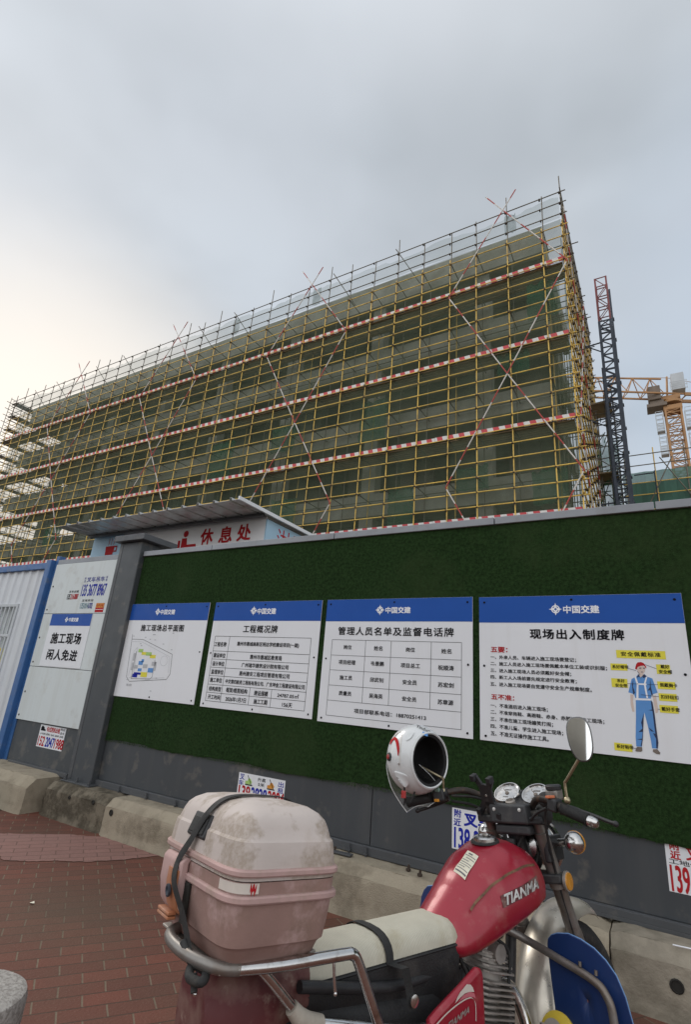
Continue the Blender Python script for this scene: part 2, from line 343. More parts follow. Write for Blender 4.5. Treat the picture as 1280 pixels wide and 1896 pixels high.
# ================================================================ GROUND
def brickmat(name, c1, c2, mortar, dirtc, damt):
    m = bpy.data.materials.new(name); m.use_nodes = True; t = m.node_tree; b = t.nodes['Principled BSDF']; Lk = t.links.new
    def nn(k): return t.nodes.new('ShaderNode' + k)
    tcn = nn('TexCoord'); mp = nn('Mapping'); mp.inputs['Rotation'].default_value = (0, 0, R(-56)); Lk(tcn.outputs['Object'], mp.inputs[0])
    wob = nn('TexNoise'); wob.inputs['Scale'].default_value = 3.0; Lk(tcn.outputs['Object'], wob.inputs['Vector'])
    va = nn('VectorMath'); va.operation = 'MULTIPLY_ADD'; Lk(wob.outputs['Color'], va.inputs[0]); va.inputs[1].default_value = (.012, .012, 0); Lk(mp.outputs[0], va.inputs[2])
    br = nn('TexBrick'); br.inputs['Scale'].default_value = 1; br.inputs['Brick Width'].default_value = .205; br.inputs['Row Height'].default_value = .1025
    br.inputs['Mortar Size'].default_value = .0045; br.inputs['Mortar Smooth'].default_value = .25; br.inputs['Bias'].default_value = 0
    br.inputs['Color1'].default_value = (*c1, 1); br.inputs['Color2'].default_value = (*c2, 1); br.inputs['Mortar'].default_value = (*mortar, 1)
    Lk(va.outputs[0], br.inputs['Vector'])
    def mix(f, a, bb):
        n = nn('Mix'); n.data_type = 'RGBA'; Lk(f, n.inputs[0])
        for s_, v in ((n.inputs[6], a), (n.inputs[7], bb)):
            if isinstance(v, tuple): s_.default_value = (*v, 1)
            else: Lk(v, s_)
        return n.outputs[2]
    def nz(scale, a, bb, hi, det=6):
        n = nn('TexNoise'); n.inputs['Scale'].default_value = scale; n.inputs['Detail'].default_value = det; Lk(tcn.outputs['Object'], n.inputs['Vector'])
        q = nn('MapRange'); Lk(n.outputs[0], q.inputs[0]); q.inputs[1].default_value = a; q.inputs[2].default_value = bb; q.inputs[4].default_value = hi; return q.outputs[0]
    sp_ = nn('SeparateXYZ'); Lk(va.outputs[0], sp_.inputs[0])
    q1 = nn('Math'); q1.operation = 'DIVIDE'; Lk(sp_.outputs[1], q1.inputs[0]); q1.inputs[1].default_value = .1025
    q2 = nn('Math'); q2.operation = 'FRACT'; Lk(q1.outputs[0], q2.inputs[0])
    q3 = nn('Math'); q3.operation = 'PINGPONG'; Lk(q2.outputs[0], q3.inputs[0]); q3.inputs[1].default_value = .5
    q4 = nn('MapRange'); Lk(q3.outputs[0], q4.inputs[0]); q4.inputs[1].default_value = .03; q4.inputs[2].default_value = .055; q4.inputs[3].default_value = .85; q4.inputs[4].default_value = 0
    c = mix(q4.outputs[0], br.outputs['Color'], tuple(.45 * v for v in c2))      # the long joints are bare and dark, the short ones sanded
    c = mix(nz(1.3, .4, .7, damt), c, dirtc)
    c = mix(nz(26, .5, .75, .3), c, tuple(.6 * v for v in c1))
    c = mix(nz(.7, .5, .66, .30, 3), c, (.10, .078, .05))
    c = mix(nz(140, .62, .72, .35, 2), c, (.26, .20, .15))
    Lk(c, b.inputs['Base Color']); b.inputs['Roughness'].default_value = .82; b.inputs['Specular IOR Level'].default_value = .3
    h = nn('Math'); h.operation = 'MULTIPLY_ADD'; Lk(br.outputs['Fac'], h.inputs[0]); h.inputs[1].default_value = -1.0
    n2 = nn('TexNoise'); n2.inputs['Scale'].default_value = 70; n2.inputs['Detail'].default_value = 4; Lk(tcn.outputs['Object'], n2.inputs['Vector']); Lk(n2.outputs[0], h.inputs[2])
    bp = nn('Bump'); bp.inputs['Strength'].default_value = .55; bp.inputs['Distance'].default_value = .006; Lk(h.outputs[0], bp.inputs['Height']); Lk(bp.outputs[0], b.inputs['Normal'])
    return m
M['brick'] = brickmat('red_brick_paving', (.178, .060, .040), (.125, .048, .033), (.19, .145, .10), (.085, .058, .04), .6)
M['brickp'] = brickmat('mortar_filmed_paving', (.275, .145, .12), (.235, .125, .105), (.12, .065, .05), (.30, .175, .15), .6)
M['earth'] = mat('site_earth', (.22, .19, .15), .95, 0, .2, .8, bump=.5, bs=6)
M['asph'] = mat('asphalt', (.05, .05, .052), .9, 0, .25, 40, bump=.4, bs=160)
M['kerb'] = mat('kerb_stone', (.42, .40, .36), .85, 0, .12, 12, bump=.3, bs=70)
mb = MB(); mb.add([(-400, -400, -.02), (400, -400, -.02), (400, 900, -.02), (-400, 900, -.02)], [(0, 1, 2, 3)])
o = mb.build('ground', 'earth'); o['kind'] = 'structure'
mb = MB(); mb.add([(-5.45, -9, 0), (14, -9, 0), (14, 4.6, 0), (-6.0, 4.6, 0), (-6.0, 3.2, 0)], [(0, 1, 2, 3, 4)])
o = mb.build('pavement', 'brick'); o['kind'] = 'structure'
mb = MB(); mb.add([(-60, -9, -.012), (-5.3, -9, -.012), (-5.3, 60, -.012), (-60, 60, -.012)], [(0, 1, 2, 3)])
o = mb.build('road', 'asph'); o['kind'] = 'structure'
pp = [(-5.22, 3.02), (-5.0, 3.25), (-4.8, 3.46), (-4.55, 3.625), (-4.2, 3.63), (-3.8, 3.625), (-3.9, 3.36), (-4.05, 3.12), (-4.22, 2.98), (-4.33, 2.84), (-4.49, 2.72), (-4.75, 2.78)]
rnd = random.Random(3); q2 = []
for i in range(len(pp)):
    a, b = pp[i], pp[(i + 1) % len(pp)]
    for k in range(8):
        t = k / 8; q2.append((a[0] + (b[0] - a[0]) * t + rnd.uniform(-.009, .009), a[1] + (b[1] - a[1]) * t + rnd.uniform(-.009, .009), .004))
mb = MB(); mb.add(q2, [tuple(range(len(q2)))]); o = mb.build('paving_patch', 'brickp'); o['kind'] = 'structure'
mb = MB(); mb.bar((-5.42, -9, .0), (-6.1, 3.4, .0), .14, .10); o = mb.build('kerb', 'kerb', bevel=.015); o['kind'] = 'structure'

# ================================================================ CONCRETE BARRIERS
def barrier(x0, x1, y0, y1, h, m, label, rough=.004, ch=.07, seed=1, dz=0.0):
    nx = max(8, int((x1 - x0) / .06)); prof = [(y0 - .01, .0), (y0, .06), (y0, h * .35), (y0 + .004, h - ch), (y0 + .007, h - ch + .004), (y0 + ch - .004, h - .002), (y0 + ch, h), ((y0 + y1) / 2, h + .003), (y1 - .03, h), (y1, h - .03), (y1, 0)]
    pr = []
    for (a, b), (c, d) in zip(prof, prof[1:]):
        for k in range(3): pr.append((a + (c - a) * k / 3, b + (d - b) * k / 3))
    pr.append(prof[-1]); rr = random.Random(seed); rings = []
    for i in range(nx + 1):
        t = i / nx; x = x0 + (x1 - x0) * t; e = min(t, 1 - t) * (x1 - x0); s = max(0, 1 - e / .03)
        rings.append([Vector((x + rr.gauss(0, rough * .2), y + rr.gauss(0, rough * .28) + (.022 * s * s if y < (y0 + y1) / 2 else -.015 * s * s), max(0, z + (rr.gauss(0, rough * .22) if z > .02 else 0) - .02 * s * s * (z / h)))) for y, z in pr])
    b = MB(); b.loft(rings)
    o = b.build('concrete_barrier', m, smooth=38)
    return tag(o, label, 'concrete barrier', 'concrete barriers under the hoarding')
M['concs'] = mat('half_stained_concrete', (.30, .265, .21), .92, 0, .2, 5, bump=.6, bs=40, dirt=((.075, .065, .045), .6, 2.0), spec=.2)
b1 = barrier(-5.66, -4.67, 3.66, 4.25, .31, 'concd', 'dark grime-blackened concrete block below the grey gate pillar', .005, seed=2)
b2 = barrier(-4.645, -2.42, 3.64, 4.25, .31, 'conc', 'clean pale concrete barrier block with a round lifting hole at its left end', .003, seed=3)
b3 = barrier(-2.40, -.40, 3.645, 4.25, .305, 'conc', 'concrete barrier block with bolt studs on top, behind the motorcycle tank', .004, seed=4)
b4 = barrier(-.393, 2.2, 3.66, 4.25, .31, 'concs', 'stained brown concrete barrier block beside the front wheel, at the right edge', .006, seed=5)
b5 = barrier(-9.2, -5.74, 3.50, 4.3, .335, 'conc', 'worn rounded concrete block in front of the blue-framed gate', .006, .09, seed=6)
M['hole'] = mat('hole_and_shade_dark', (.02, .018, .015), .9)
def hole(x, z, y, p, r=.022):
    m_ = MB(); m_.lathe([(r * 1.25, .001), (r, -.004), (r * .8, .012), (0, .013)], (x, y, z), (0, 1, 0), 14); m_.build('lifting_hole', 'hole', p, smooth=40)
hole(-4.52, .20, 3.638, b2); hole(-4.83, .235, 3.658, b1, .018); hole(-.98, .17, 3.641, b3, .026); hole(-.1, .16, 3.655, b4, .026); hole(-5.2, .22, 3.655, b1, .014)
for (x, y) in ((-1.62, 3.80), (-1.52, 3.76), (-1.28, 3.77), (-2.2, 3.79), (-1.05, 3.80)):
    m_ = MB(); m_.cyl((x, y, .29), (x + .003, y, .345), .009, 7); m_.lathe([(.017, 0), (.017, .012), (0, .012)], (x, y, .31), n=6); m_.build('bolt_stud', 'clamp', b3)
m_ = MB(); m_.bar((-2.32, 3.77, .318), (-2.05, 3.78, .318), .05, .012); m_.build('mounting_plate', 'steel2', b3, bevel=.003)
# loose wire ends lying on the blocks
for k, pts in enumerate(([(-.10, 3.70, .318), (.08, 3.72, .32), (.27, 3.735, .318), (.36, 3.72, .317)], [(-.62, 3.62, .02), (-.60, 3.625, .2), (-.595, 3.64, .42), (-.60, 3.70, .50)])):
    if k: continue
    m_ = MB(); m_.tube(catmull(pts, 5), .004, 6); o = m_.build('wire', 'inkw', smooth=60); tag(o, 'thin pale rod lying along the top of the right-hand stained concrete block', 'rod')

# ================================================================ HOARDING WITH ARTIFICIAL TURF
D = 3.88
hoard = thing('site_hoarding', 'long dark grey steel hoarding covered in green artificial turf, behind the motorcycle', 'hoarding', (0, 3.9, .3))
def H(mb_, name, m, **k):
    o = mb_.build(name, m, None, **k); o.parent = hoard; o.matrix_parent_inverse = Matrix.Translation((0, -3.9, -.3)); return o
XL, XR = -5.155, 3.0
seams = [XL, -1.975, 1.18, XR]
for a, b in zip(seams, seams[1:]):
    m_ = MB(); m_.box((a + .003, 3.905, .372), (b - .003, 3.945, .80)); H(m_, 'base_panel', 'steel', bevel=.004)
    m_ = MB(); m_.box((a + .003, 3.912, .80), (b - .003, 3.945, 2.74)); H(m_, 'upper_panel', 'steel')
m_ = MB(); m_.box((XL, 3.875, .312), (XR, 3.955, .332)); m_.box((XL, 3.875, .332), (XR, 3.885, .368)); m_.box((XL, 3.885, .358), (XR, 3.95, .371)); H(m_, 'base_rail', 'steel2', bevel=.002)
for x in (-4.75, -4.35, -3.95, -3.4, -2.9, -2.12, -1.98):
    m_ = MB(); m_.cyl((x, 3.86, .31), (x, 3.86, .37), .008, 7); m_.lathe([(.016, 0), (.016, .012), (0, .013)], (x, 3.86, .322), n=6); H(m_, 'anchor_bolt', 'steel2')
cs = [XL, -4.05, -2.5, -1.02, .07, 1.6, XR]
for a, b in zip(cs, cs[1:]):
    m_ = MB(); m_.box((a + .004, 3.872, 2.742), (b - .004, 4.0, 2.80)); H(m_, 'coping', 'coping', bevel=.004)
# turf mat with pile
signs_x = [(-5.235, -3.92), (-3.86, -2.56), (-2.52, -1.196), (-1.15, .155)]
rr = random.Random(11)
m_ = MB(); rows = []
nxs = 120
low = [.752 + .012 * math.sin(i * .31) + rr.uniform(-.006, .006) for i in range(nxs + 1)]
for j in range(9):
    t = j / 8; rows.append([Vector((XL + .005 + (XR - XL - .005) * i / nxs, 3.892 + .0035 * math.sin(i * .35 + j * .6), 2.742 * (1 - t) + low[i] * t)) for i in range(nxs + 1)])
m_.sheet(rows)
for i in range(nxs): m_.add([rows[8][i], rows[8][i + 1], rows[8][i + 1] + Vector((0, .018, .004)), rows[8][i] + Vector((0, .018, .004))], [(0, 1, 2, 3)])
for k in range(62000):
    x = rr.uniform(XL, 1.4); z = rr.uniform(.745, 2.742) if k % 12 else rr.uniform(.742, .775)
    if 1.18 < z < 2.17 and any(a < x < b for a, b in signs_x): continue
    l = rr.uniform(.005, .0095); dx = rr.gauss(0, .004); dz = rr.gauss(-.004, .004); wv = rr.uniform(.001, .0022)
    if z < .78: dz -= .005
    a = rr.uniform(0, 6.28); ca, sa = math.cos(a) * wv, math.sin(a) * wv
    m_.add([(x - ca, 3.8905, z - sa), (x + ca, 3.8905, z + sa), (x + dx, 3.8905 - l, z + dz)], [(0, 1, 2)], 1)
H(m_, 'artificial_turf', ['turf', 'blade'], fix=False)

# gate pillar
pil = thing('gate_pillar', 'dark grey steel box pillar with an overhanging flat cap, left end of the turf wall', 'pillar', (-5.4, 3.9, .3))
def P_(mb_, name, m, par, **k):
    o = mb_.build(name, m, None, **k); o.parent = par; o.matrix_parent_inverse = Matrix.Translation(-par.location); return o
m_ = MB(); m_.box((-5.50, 3.83, .318), (-5.16, 4.10, 2.915)); P_(m_, 'column', 'steel', pil, bevel=.008)
m_ = MB(); m_.box((-5.56, 3.83, .318), (-5.502, 3.87, 2.915)); P_(m_, 'corner_trim', 'steel2', pil, bevel=.003)
m_ = MB(); m_.box((-5.60, 3.76, 2.917), (-5.06, 4.27, 2.99)); P_(m_, 'cap', 'steel2', pil, bevel=.006)
m_ = MB(); m_.box((-5.58, 3.77, .311), (-5.10, 4.15, .325)); P_(m_, 'base_plate', 'steel2', pil, bevel=.003)
for x in (-5.54, -5.34, -5.14): m_ = MB(); m_.cyl((x, 3.80, .32), (x, 3.80, .37), .009, 7); m_.lathe([(.017, 0), (.017, .012), (0, .012)], (x, 3.80, .327), n=6); P_(m_, 'anchor_bolt', 'steel2', pil)

# white-boarded section left of the pillar
side = thing('white_hoarding', 'short hoarding of pale white boards between the blue gate post and the grey pillar', 'hoarding', (-6.25, 3.95, .3))
m_ = MB(); m_.box((-6.90, 3.905, .31), (-5.51, 3.95, 2.70)); P_(m_, 'base_panel', 'steel', side, bevel=.004)
for z0, z1 in ((.80, 1.418), (1.424, 2.074), (2.080, 2.735)):
    m_ = MB(); m_.box((-6.91, 3.884, z0), (-5.57, 3.903, z1)); P_(m_, 'board', 'panelw', side, bevel=.002)
    for z in (z0 + .05, z1 - .3):
        m_ = MB(); m_.lathe([(.012, .0), (.010, .005), (0, .006)], (-6.86, 3.884, z), (0, -1, 0), 10); P_(m_, 'screw', 'clamp', side)
m_ = MB(); m_.box((-6.90, 3.89, 2.738), (-5.60, 4.0, 2.80)); P_(m_, 'coping', 'coping', side, bevel=.004)
m_ = MB(); m_.box((-6.80, 3.86, .312), (-5.62, 3.90, .36)); P_(m_, 'base_rail', 'steel2', side, bevel=.003)

# blue-framed corrugated gate
gate = thing('site_gate', 'white corrugated gate with blue frame and barred window, at the left edge', 'gate', (-8.0, 3.95, .3))
m_ = MB(); m_.box((-7.10, 3.84, .33), (-6.985, 3.97, 2.80)); P_(m_, 'gate_post', 'paint_blue', gate, bevel=.006)
m_ = MB(); m_.box((-6.985, 3.90, .33), (-6.915, 3.99, 2.86)); P_(m_, 'gate_post', 'paint_blue', gate, bevel=.006)
m_ = MB(); m_.box((-9.6, 3.87, 2.69), (-7.102, 3.955, 2.775)); P_(m_, 'top_rail', 'paint_blue', gate, bevel=.005)
m_ = MB(); m_.box((-9.6, 3.87, .34), (-7.102, 3.955, .42)); P_(m_, 'bottom_rail', 'paint_blue', gate, bevel=.005)
xs = []; x = -9.6; per = .19
while x < -7.10:
    xs += [(x, 3.925), (x + .085, 3.925), (x + .105, 3.905), (x + .165, 3.905)]; x += per
xs = [(a, b) for a, b in xs if a < -7.1] + [(-7.103, 3.925)]
WX0, WX1, WZ0, WZ1 = -9.4, -7.62, .85, 2.2
m_ = MB()
for (a, b), (c, d) in zip(xs, xs[1:]):
    for z0, z1 in ((.42, WZ0), (WZ0, WZ1), (WZ1, 2.69)):
        if z0 == WZ0 and c > WX0 and a < WX1: continue
        m_.add([(a, b, z0), (c, d, z0), (c, d, z1), (a, b, z1)], [(0, 1, 2, 3)])
P_(m_, 'corrugated_sheet', 'corr', gate, fix=False)
gw = MB()
for a, b in (((WX0, 3.89, WZ0 - .02), (WX1 + .02, 3.935, WZ0 + .02)), ((WX0, 3.89, WZ1 - .02), (WX1 + .02, 3.935, WZ1 + .02)), ((WX1 - .02, 3.888, WZ0), (WX1 + .025, 3.937, WZ1)), ((WX0, 3.885, 1.30), (WX1, 3.90, 1.335)), ((WX0, 3.885, 1.77), (WX1, 3.90, 1.805))): gw.box(a, b)
gwo = P_(gw, 'window_frame', 'cranec', gate, bevel=.003)
for i in range(16):
    x = WX1 - .085 - i * .105; m_ = MB(); m_.box((x - .012, 3.892, WZ0), (x + .012, 3.912, WZ1)); P_(m_, 'window_bar', 'cranec', gate, bevel=.002)
m_ = MB(); m_.add([(WX0, 3.99, WZ0), (WX1, 3.99, WZ0), (WX1, 3.99, WZ1), (WX0, 3.99, WZ1)], [(0, 1, 2, 3)]); P_(m_, 'window_back', 'panelw', gate)
m_ = MB(); m_.box((-8.0, 3.975, 1.42), (-7.71, 3.985, 1.62)); P_(m_, 'notice', 'inky', gate)

# ================================================================ INFORMATION SIGNS
COL = dict(w='inkw', k='ink', r='inkr', b='inkb', bv='inkbv', g='inkg', y='inky', o='orange', l='inkl', f='inkll', skin='skin', red='inkr', blue='figblue', white='inkw', dark='figdark', brown='figbrown', pg='pgreen', pq='pgrey')
def lettering(items, y, par, name='lettering'):
    o = None
    for it in items:
        m_ = MB(); keys = [0]
        s, cx, cz, wd, ht, c = it[:6]; bold = it[6] if len(it) > 6 else .018; sp = it[7] if len(it) > 7 else 1.0
        if c == 'L': c = 'w'
        if s == 'logo': logo(m_, cx, cz, wd * 1.02, y)
        else: write(m_, s, cx, cz, wd, ht, y, 0, bold, sp)
        o = P_(m_, 'emblem' if s == 'logo' else 'text_line', COL[c], par, fix=False)
    return o
def sign(x0, x1, z0, z1, zh, label, top=True):
    t = thing('information_sign', label, 'sign', ((x0 + x1) / 2, D, z0), 'information boards fixed on the turf wall')
    nx, nz = 16, 10
    m_ = MB(); m_.box((x0, D, z0), (x1, D + .006, z1)); P_(m_, 'board', 'white', t, bevel=.0015)
    m_ = MB(); m_.box((x0 + .001, D - .0012, zh), (x1 - .001, D - .0002, z1 - .001)); P_(m_, 'header_band', 'blue', t)
    for x, z in ((x0 + .04, z1 - .04), ((x0 + x1) / 2, z1 - .03), (x1 - .04, z1 - .04), (x0 + .035, (z0 + z1) / 2), (x1 - .035, (z0 + z1) / 2), (x0 + .04, z0 + .03), ((x0 + x1) / 2, z0 + .025), (x1 - .04, z0 + .035)):
        m_ = MB(); m_.lathe([(.0085, 0), (.007, .004), (0, .005)], (x, D - .001, z), (0, -1, 0), 9); P_(m_, 'screw', 'ink', t)
    return t
Y1 = D - .0026; Y2 = D - .0014
s1 = sign(-5.235, -3.945, 1.185, 2.175, 1.994, 'site plan board with a small coloured ground plan, leftmost on the green turf')
lettering([('中国交建', -4.554, 2.083, .23, .055, 'w', .03), ('logo', -4.712, 2.086, .078, .08, 'L'), ('施工现场总平面图', -4.599, 1.912, .671, .071, 'k', .02, 1.12)], Y1, s1)
m_ = MB(); ks = ['l', 'f', 'pg', 'y', 'blue', 'pq', 'b']
site = [(-5.056, 1.835), (-5.048, 1.786), (-4.861, 1.786), (-4.366, 1.653), (-4.294, 1.474), (-4.325, 1.415), (-4.935, 1.354), (-4.993, 1.395), (-5.048, 1.786)]
site = [(-5.054, 1.84), (-5.048, 1.786), (-4.861, 1.786), (-4.366, 1.645), (-4.345, 1.45), (-4.385, 1.395), (-4.95, 1.345), (-5.01, 1.39), (-5.048, 1.786)]
for a, b in zip(site, site[1:]): fline(m_, a, b, .0045, Y2, 0)
for a, b in ((( -5.03, 1.76), (-4.87, 1.76)), ((-4.87, 1.76), (-4.40, 1.62)), ((-4.40, 1.62), (-4.375, 1.46)), ((-4.98, 1.40), (-4.97, 1.66)), ((-4.97, 1.66), (-4.93, 1.70)), ((-4.93, 1.70), (-4.90, 1.40)), ((-4.9, 1.40), (-4.97, 1.38)), ((-4.42, 1.41), (-4.86, 1.375))): fline(m_, a, b, .003, Y2, 1)
for i in range(18):
    a0, a1 = 2 * math.pi * i / 18, 2 * math.pi * (i + 1) / 18
    fline(m_, (-4.47 + .055 * math.cos(a0), 1.575 + .05 * math.sin(a0)), (-4.47 + .055 * math.cos(a1), 1.575 + .05 * math.sin(a1)), .003, Y2, 1)
def rc(x, z, w_, h, k): flat(m_, [(x, z), (x + w_, z), (x + w_, z + h), (x, z + h)], Y2, k)
for x, z, w_, h, k in ((-4.90, 1.65, .075, .035, 2), (-4.84, 1.625, .07, .03, 3), (-4.77, 1.62, .09, .035, 2), (-4.70, 1.595, .09, .035, 3), (-4.86, 1.52, .07, .04, 4), (-4.82, 1.55, .04, .03, 4), (-4.92, 1.48, .06, .035, 5), (-4.78, 1.49, .07, .04, 5), (-4.65, 1.52, .06, .04, 5),
                        (-4.85, 1.455, .06, .03, 4), (-4.69, 1.45, .08, .045, 4), (-4.92, 1.39, .08, .035, 6), (-4.90, 1.42, .11, .022, 6), (-4.79, 1.40, .10, .05, 3), (-4.965, 1.56, .03, .08, 5), (-4.965, 1.46, .03, .08, 5), (-4.60, 1.47, .025, .09, 5)): rc(x, z, w_, h, k)
fr_ = [(-4.93, 1.66), (-4.93, 1.375), (-4.63, 1.385), (-4.605, 1.41), (-4.61, 1.58)]
for a, b in zip(fr_, fr_[1:]): fline(m_, a, b, .004, Y2, 0)
for x, z in ((-4.84, 1.81), (-4.76, 1.79), (-4.72, 1.84), (-4.70, 1.84), (-4.68, 1.785), (-4.54, 1.745), (-4.40, 1.69), (-4.42, 1.86), (-5.04, 1.82), (-4.9, 1.74), (-4.88, 1.72), (-4.55, 1.40), (-4.7, 1.37), (-4.6, 1.27), (-5.0, 1.36)): fline(m_, (x, z), (x + .025, z), .008, Y2, 1)
write(m_, '图例', -4.944, 1.31, .08, .024, Y2, 1)
P_(m_, 'site_plan', [COL[k] for k in ks], s1, fix=False)
def table(par, xs_, zs_, skip=(), y=Y2, wd=.0035, m='l'):
    m_ = MB()
    for i, z in enumerate(zs_): fline(m_, (xs_[0], z), (xs_[-1], z), wd, y)
    for (x, z0, z1) in skip: fline(m_, (x, z0), (x, z1), wd, y - .0001)
    for x in (xs_[0], xs_[-1]): fline(m_, (x, zs_[0]), (x, zs_[-1]), wd, y - .0001)
    P_(m_, 'table_rules', COL[m], par, fix=False)
s2 = sign(-3.862, -2.566, 1.178, 2.174, 1.99, 'project overview board with a bordered seven-row table, between plan and staff boards')
lettering([
   ('中国交建', -3.19, 2.081, 0.227, 0.058, 'w', .03), ('logo', -3.349, 2.086, 0.082, 0.081, 'L'), ('工程概况牌', -3.241, 1.913, 0.417, 0.072, 'k', .02, 1.12),
   ('工程名称', -3.715, 1.762, 0.158, 0.045, 'k'), ('建设单位', -3.706, 1.657, 0.156, 0.044, 'k'), ('设计单位', -3.704, 1.579, 0.157, 0.044, 'k'), ('监理单位', -3.701, 1.503, 0.159, 0.043, 'k'),
   ('施工单位', -3.702, 1.428, 0.156, 0.043, 'k'), ('结构类型', -3.698, 1.348, 0.157, 0.042, 'k'), ('开工时间', -3.695, 1.274, 0.156, 0.042, 'k'),
   ('惠州市惠城高新区明达学校建设项目(一期)', -3.136, 1.77, 0.727, 0.045, 'k'), ('惠州市惠城区教育局', -3.133, 1.656, 0.371, 0.042, 'k'), ('广州瑞华建筑设计院有限公司', -3.135, 1.58, 0.546, 0.041, 'k'),
   ('惠州建安工程项目管理有限公司', -3.131, 1.504, 0.582, 0.041, 'k'), ('中交第四航务工程局有限公司、广东坤金工程建设有限公司', -3.123, 1.425, 0.912, 0.04, 'k'),
   ('框架/框剪结构', -3.426, 1.349, 0.259, 0.044, 'k'), ('2026年1月7日', -3.423, 1.271, 0.249, 0.043, 'k'), ('建设规模', -3.135, 1.344, 0.159, 0.043, 'k'), ('施工工期', -3.13, 1.273, 0.156, 0.042, 'k'),
   ('24787.05㎡', -2.834, 1.346, 0.232, 0.036, 'k'), ('156天', -2.832, 1.269, 0.108, 0.038, 'k')], Y1, s2)
table(s2, [-3.80, -2.648], [1.839, 1.697, 1.62, 1.543, 1.466, 1.386, 1.312, 1.236], [(-3.607, 1.839, 1.236), (-3.268, 1.386, 1.236), (-3.018, 1.386, 1.236)], m='k')
s3 = sign(-2.512, -1.197, 1.17, 2.175, 1.987, 'staff name list board with a four-column table, partly behind the helmet')
lettering([
   ('中国交建', -1.819, 2.079, 0.226, 0.053, 'w', .03), ('logo', -1.983, 2.081, 0.078, 0.083, 'L'), ('管理人员名单及监督电话牌', -1.859, 1.906, 1.032, 0.069, 'k', .02, 1.15),
   ('岗位', -2.268, 1.772, 0.075, 0.035, 'k'), ('姓名', -1.98, 1.77, 0.078, 0.036, 'k'), ('岗位', -1.695, 1.767, 0.077, 0.035, 'k'), ('姓名', -1.4, 1.764, 0.081, 0.036, 'k'),
   ('项目经理', -2.265, 1.649, 0.162, 0.037, 'k'), ('韦景鹏', -1.981, 1.649, 0.12, 0.036, 'k'), ('项目总工', -1.692, 1.646, 0.164, 0.036, 'k'), ('祝顺涛', -1.402, 1.642, 0.123, 0.037, 'k'),
   ('施工员', -2.265, 1.526, 0.12, 0.036, 'k'), ('邱武钊', -1.979, 1.524, 0.121, 0.035, 'k'), ('安全员', -1.693, 1.522, 0.119, 0.036, 'k'), ('苏宏剑', -1.401, 1.52, 0.123, 0.036, 'k'),
   ('质量员', -2.262, 1.403, 0.119, 0.035, 'k'), ('吴海英', -1.978, 1.402, 0.121, 0.036, 'k'), ('安全员', -1.692, 1.4, 0.119, 0.035, 'k'), ('苏章源', -1.402, 1.399, 0.121, 0.036, 'k'),
   ('项目部联系电话：18870251413', -1.859, 1.278, 0.615, 0.035, 'k')], Y1, s3)
table(s3, [-2.428, -1.282], [1.831, 1.703, 1.582, 1.460, 1.341, 1.224], [(-2.10, 1.831, 1.341), (-1.866, 1.831, 1.341), (-1.523, 1.831, 1.341)])
s4 = sign(-1.147, .152, 1.172, 2.17, 1.98, 'site entry rules board with red headings and a drawn worker in blue')
lettering([
   ('中国交建', -0.44, 2.072, 0.228, 0.055, 'w', .03), ('logo', -0.604, 2.074, 0.078, 0.083, 'L'), ('现场出入制度牌', -0.488, 1.903, 0.593, 0.07, 'k', .03, 1.15), ('五要：', -1.003, 1.787, 0.12, 0.04, 'r', .03),
   ('一、外来人员、车辆进入施工现场要登记；', -0.779, 1.733, 0.573, 0.03, 'k'), ('二、施工人员进入施工现场要佩戴本单位工装或识别服；', -0.688, 1.688, 0.757, 0.029, 'k'), ('三、进入施工现场人员必须戴好安全帽；', -0.797, 1.641, 0.539, 0.029, 'k'),
   ('四、新工人入场前要先规定进行安全教育；', -0.782, 1.596, 0.57, 0.029, 'k'), ('五、进入施工现场要自觉遵守安全生产规章制度。', -0.739, 1.549, 0.659, 0.028, 'k'), ('五不准：', -0.985, 1.463, 0.16, 0.038, 'r', .03),
   ('一、不准酒后进入施工现场；', -0.879, 1.405, 0.383, 0.03, 'k'), ('二、不准穿拖鞋、高跟鞋、赤身、赤脚进入施工现场；', -0.711, 1.361, 0.72, 0.029, 'k'), ('三、不准在施工现场嬉笑打闹；', -0.865, 1.315, 0.412, 0.03, 'k'),
   ('四、不准儿童、学生进入施工现场；', -0.835, 1.269, 0.472, 0.03, 'k'), ('五、不准无证操作施工工具。', -0.881, 1.224, 0.38, 0.03, 'k'), ('安全佩戴标准', -0.111, 1.783, 0.221, 0.029, 'k', .018, 1.2),
   ('系好帽带', -0.232, 1.701, 0.092, 0.023, 'k'), ('戴好', 0.015, 1.713, 0.046, 0.023, 'k'), ('安全帽', 0.014, 1.683, 0.069, 0.023, 'k'), ('系好', -0.236, 1.616, 0.043, 0.021, 'k'), ('安全带', -0.236, 1.587, 0.068, 0.023, 'k'),
   ('佩戴胸卡', 0.022, 1.604, 0.091, 0.024, 'k'), ('扣好纽扣', 0.02, 1.535, 0.092, 0.023, 'k'), ('戴好手套', 0.018, 1.465, 0.094, 0.024, 'k'), ('系好鞋带', -0.247, 1.228, 0.092, 0.023, 'k')], Y1, s4)
for x, z, w_, h in ((-.111, 1.782, .274, .05), (-.24, 1.7, .096, .042), (.005, 1.697, .073, .057), (-.245, 1.602, .091, .054), (.011, 1.602, .094, .044), (.011, 1.533, .094, .044), (.009, 1.465, .096, .044), (-.257, 1.225, .098, .044)):
    m_ = MB(); flat(m_, [(x - w_ / 2, z - h / 2), (x + w_ / 2, z - h / 2), (x + w_ / 2, z + h / 2), (x - w_ / 2, z + h / 2)], Y2); P_(m_, 'caption_patch', 'inky', s4, fix=False)
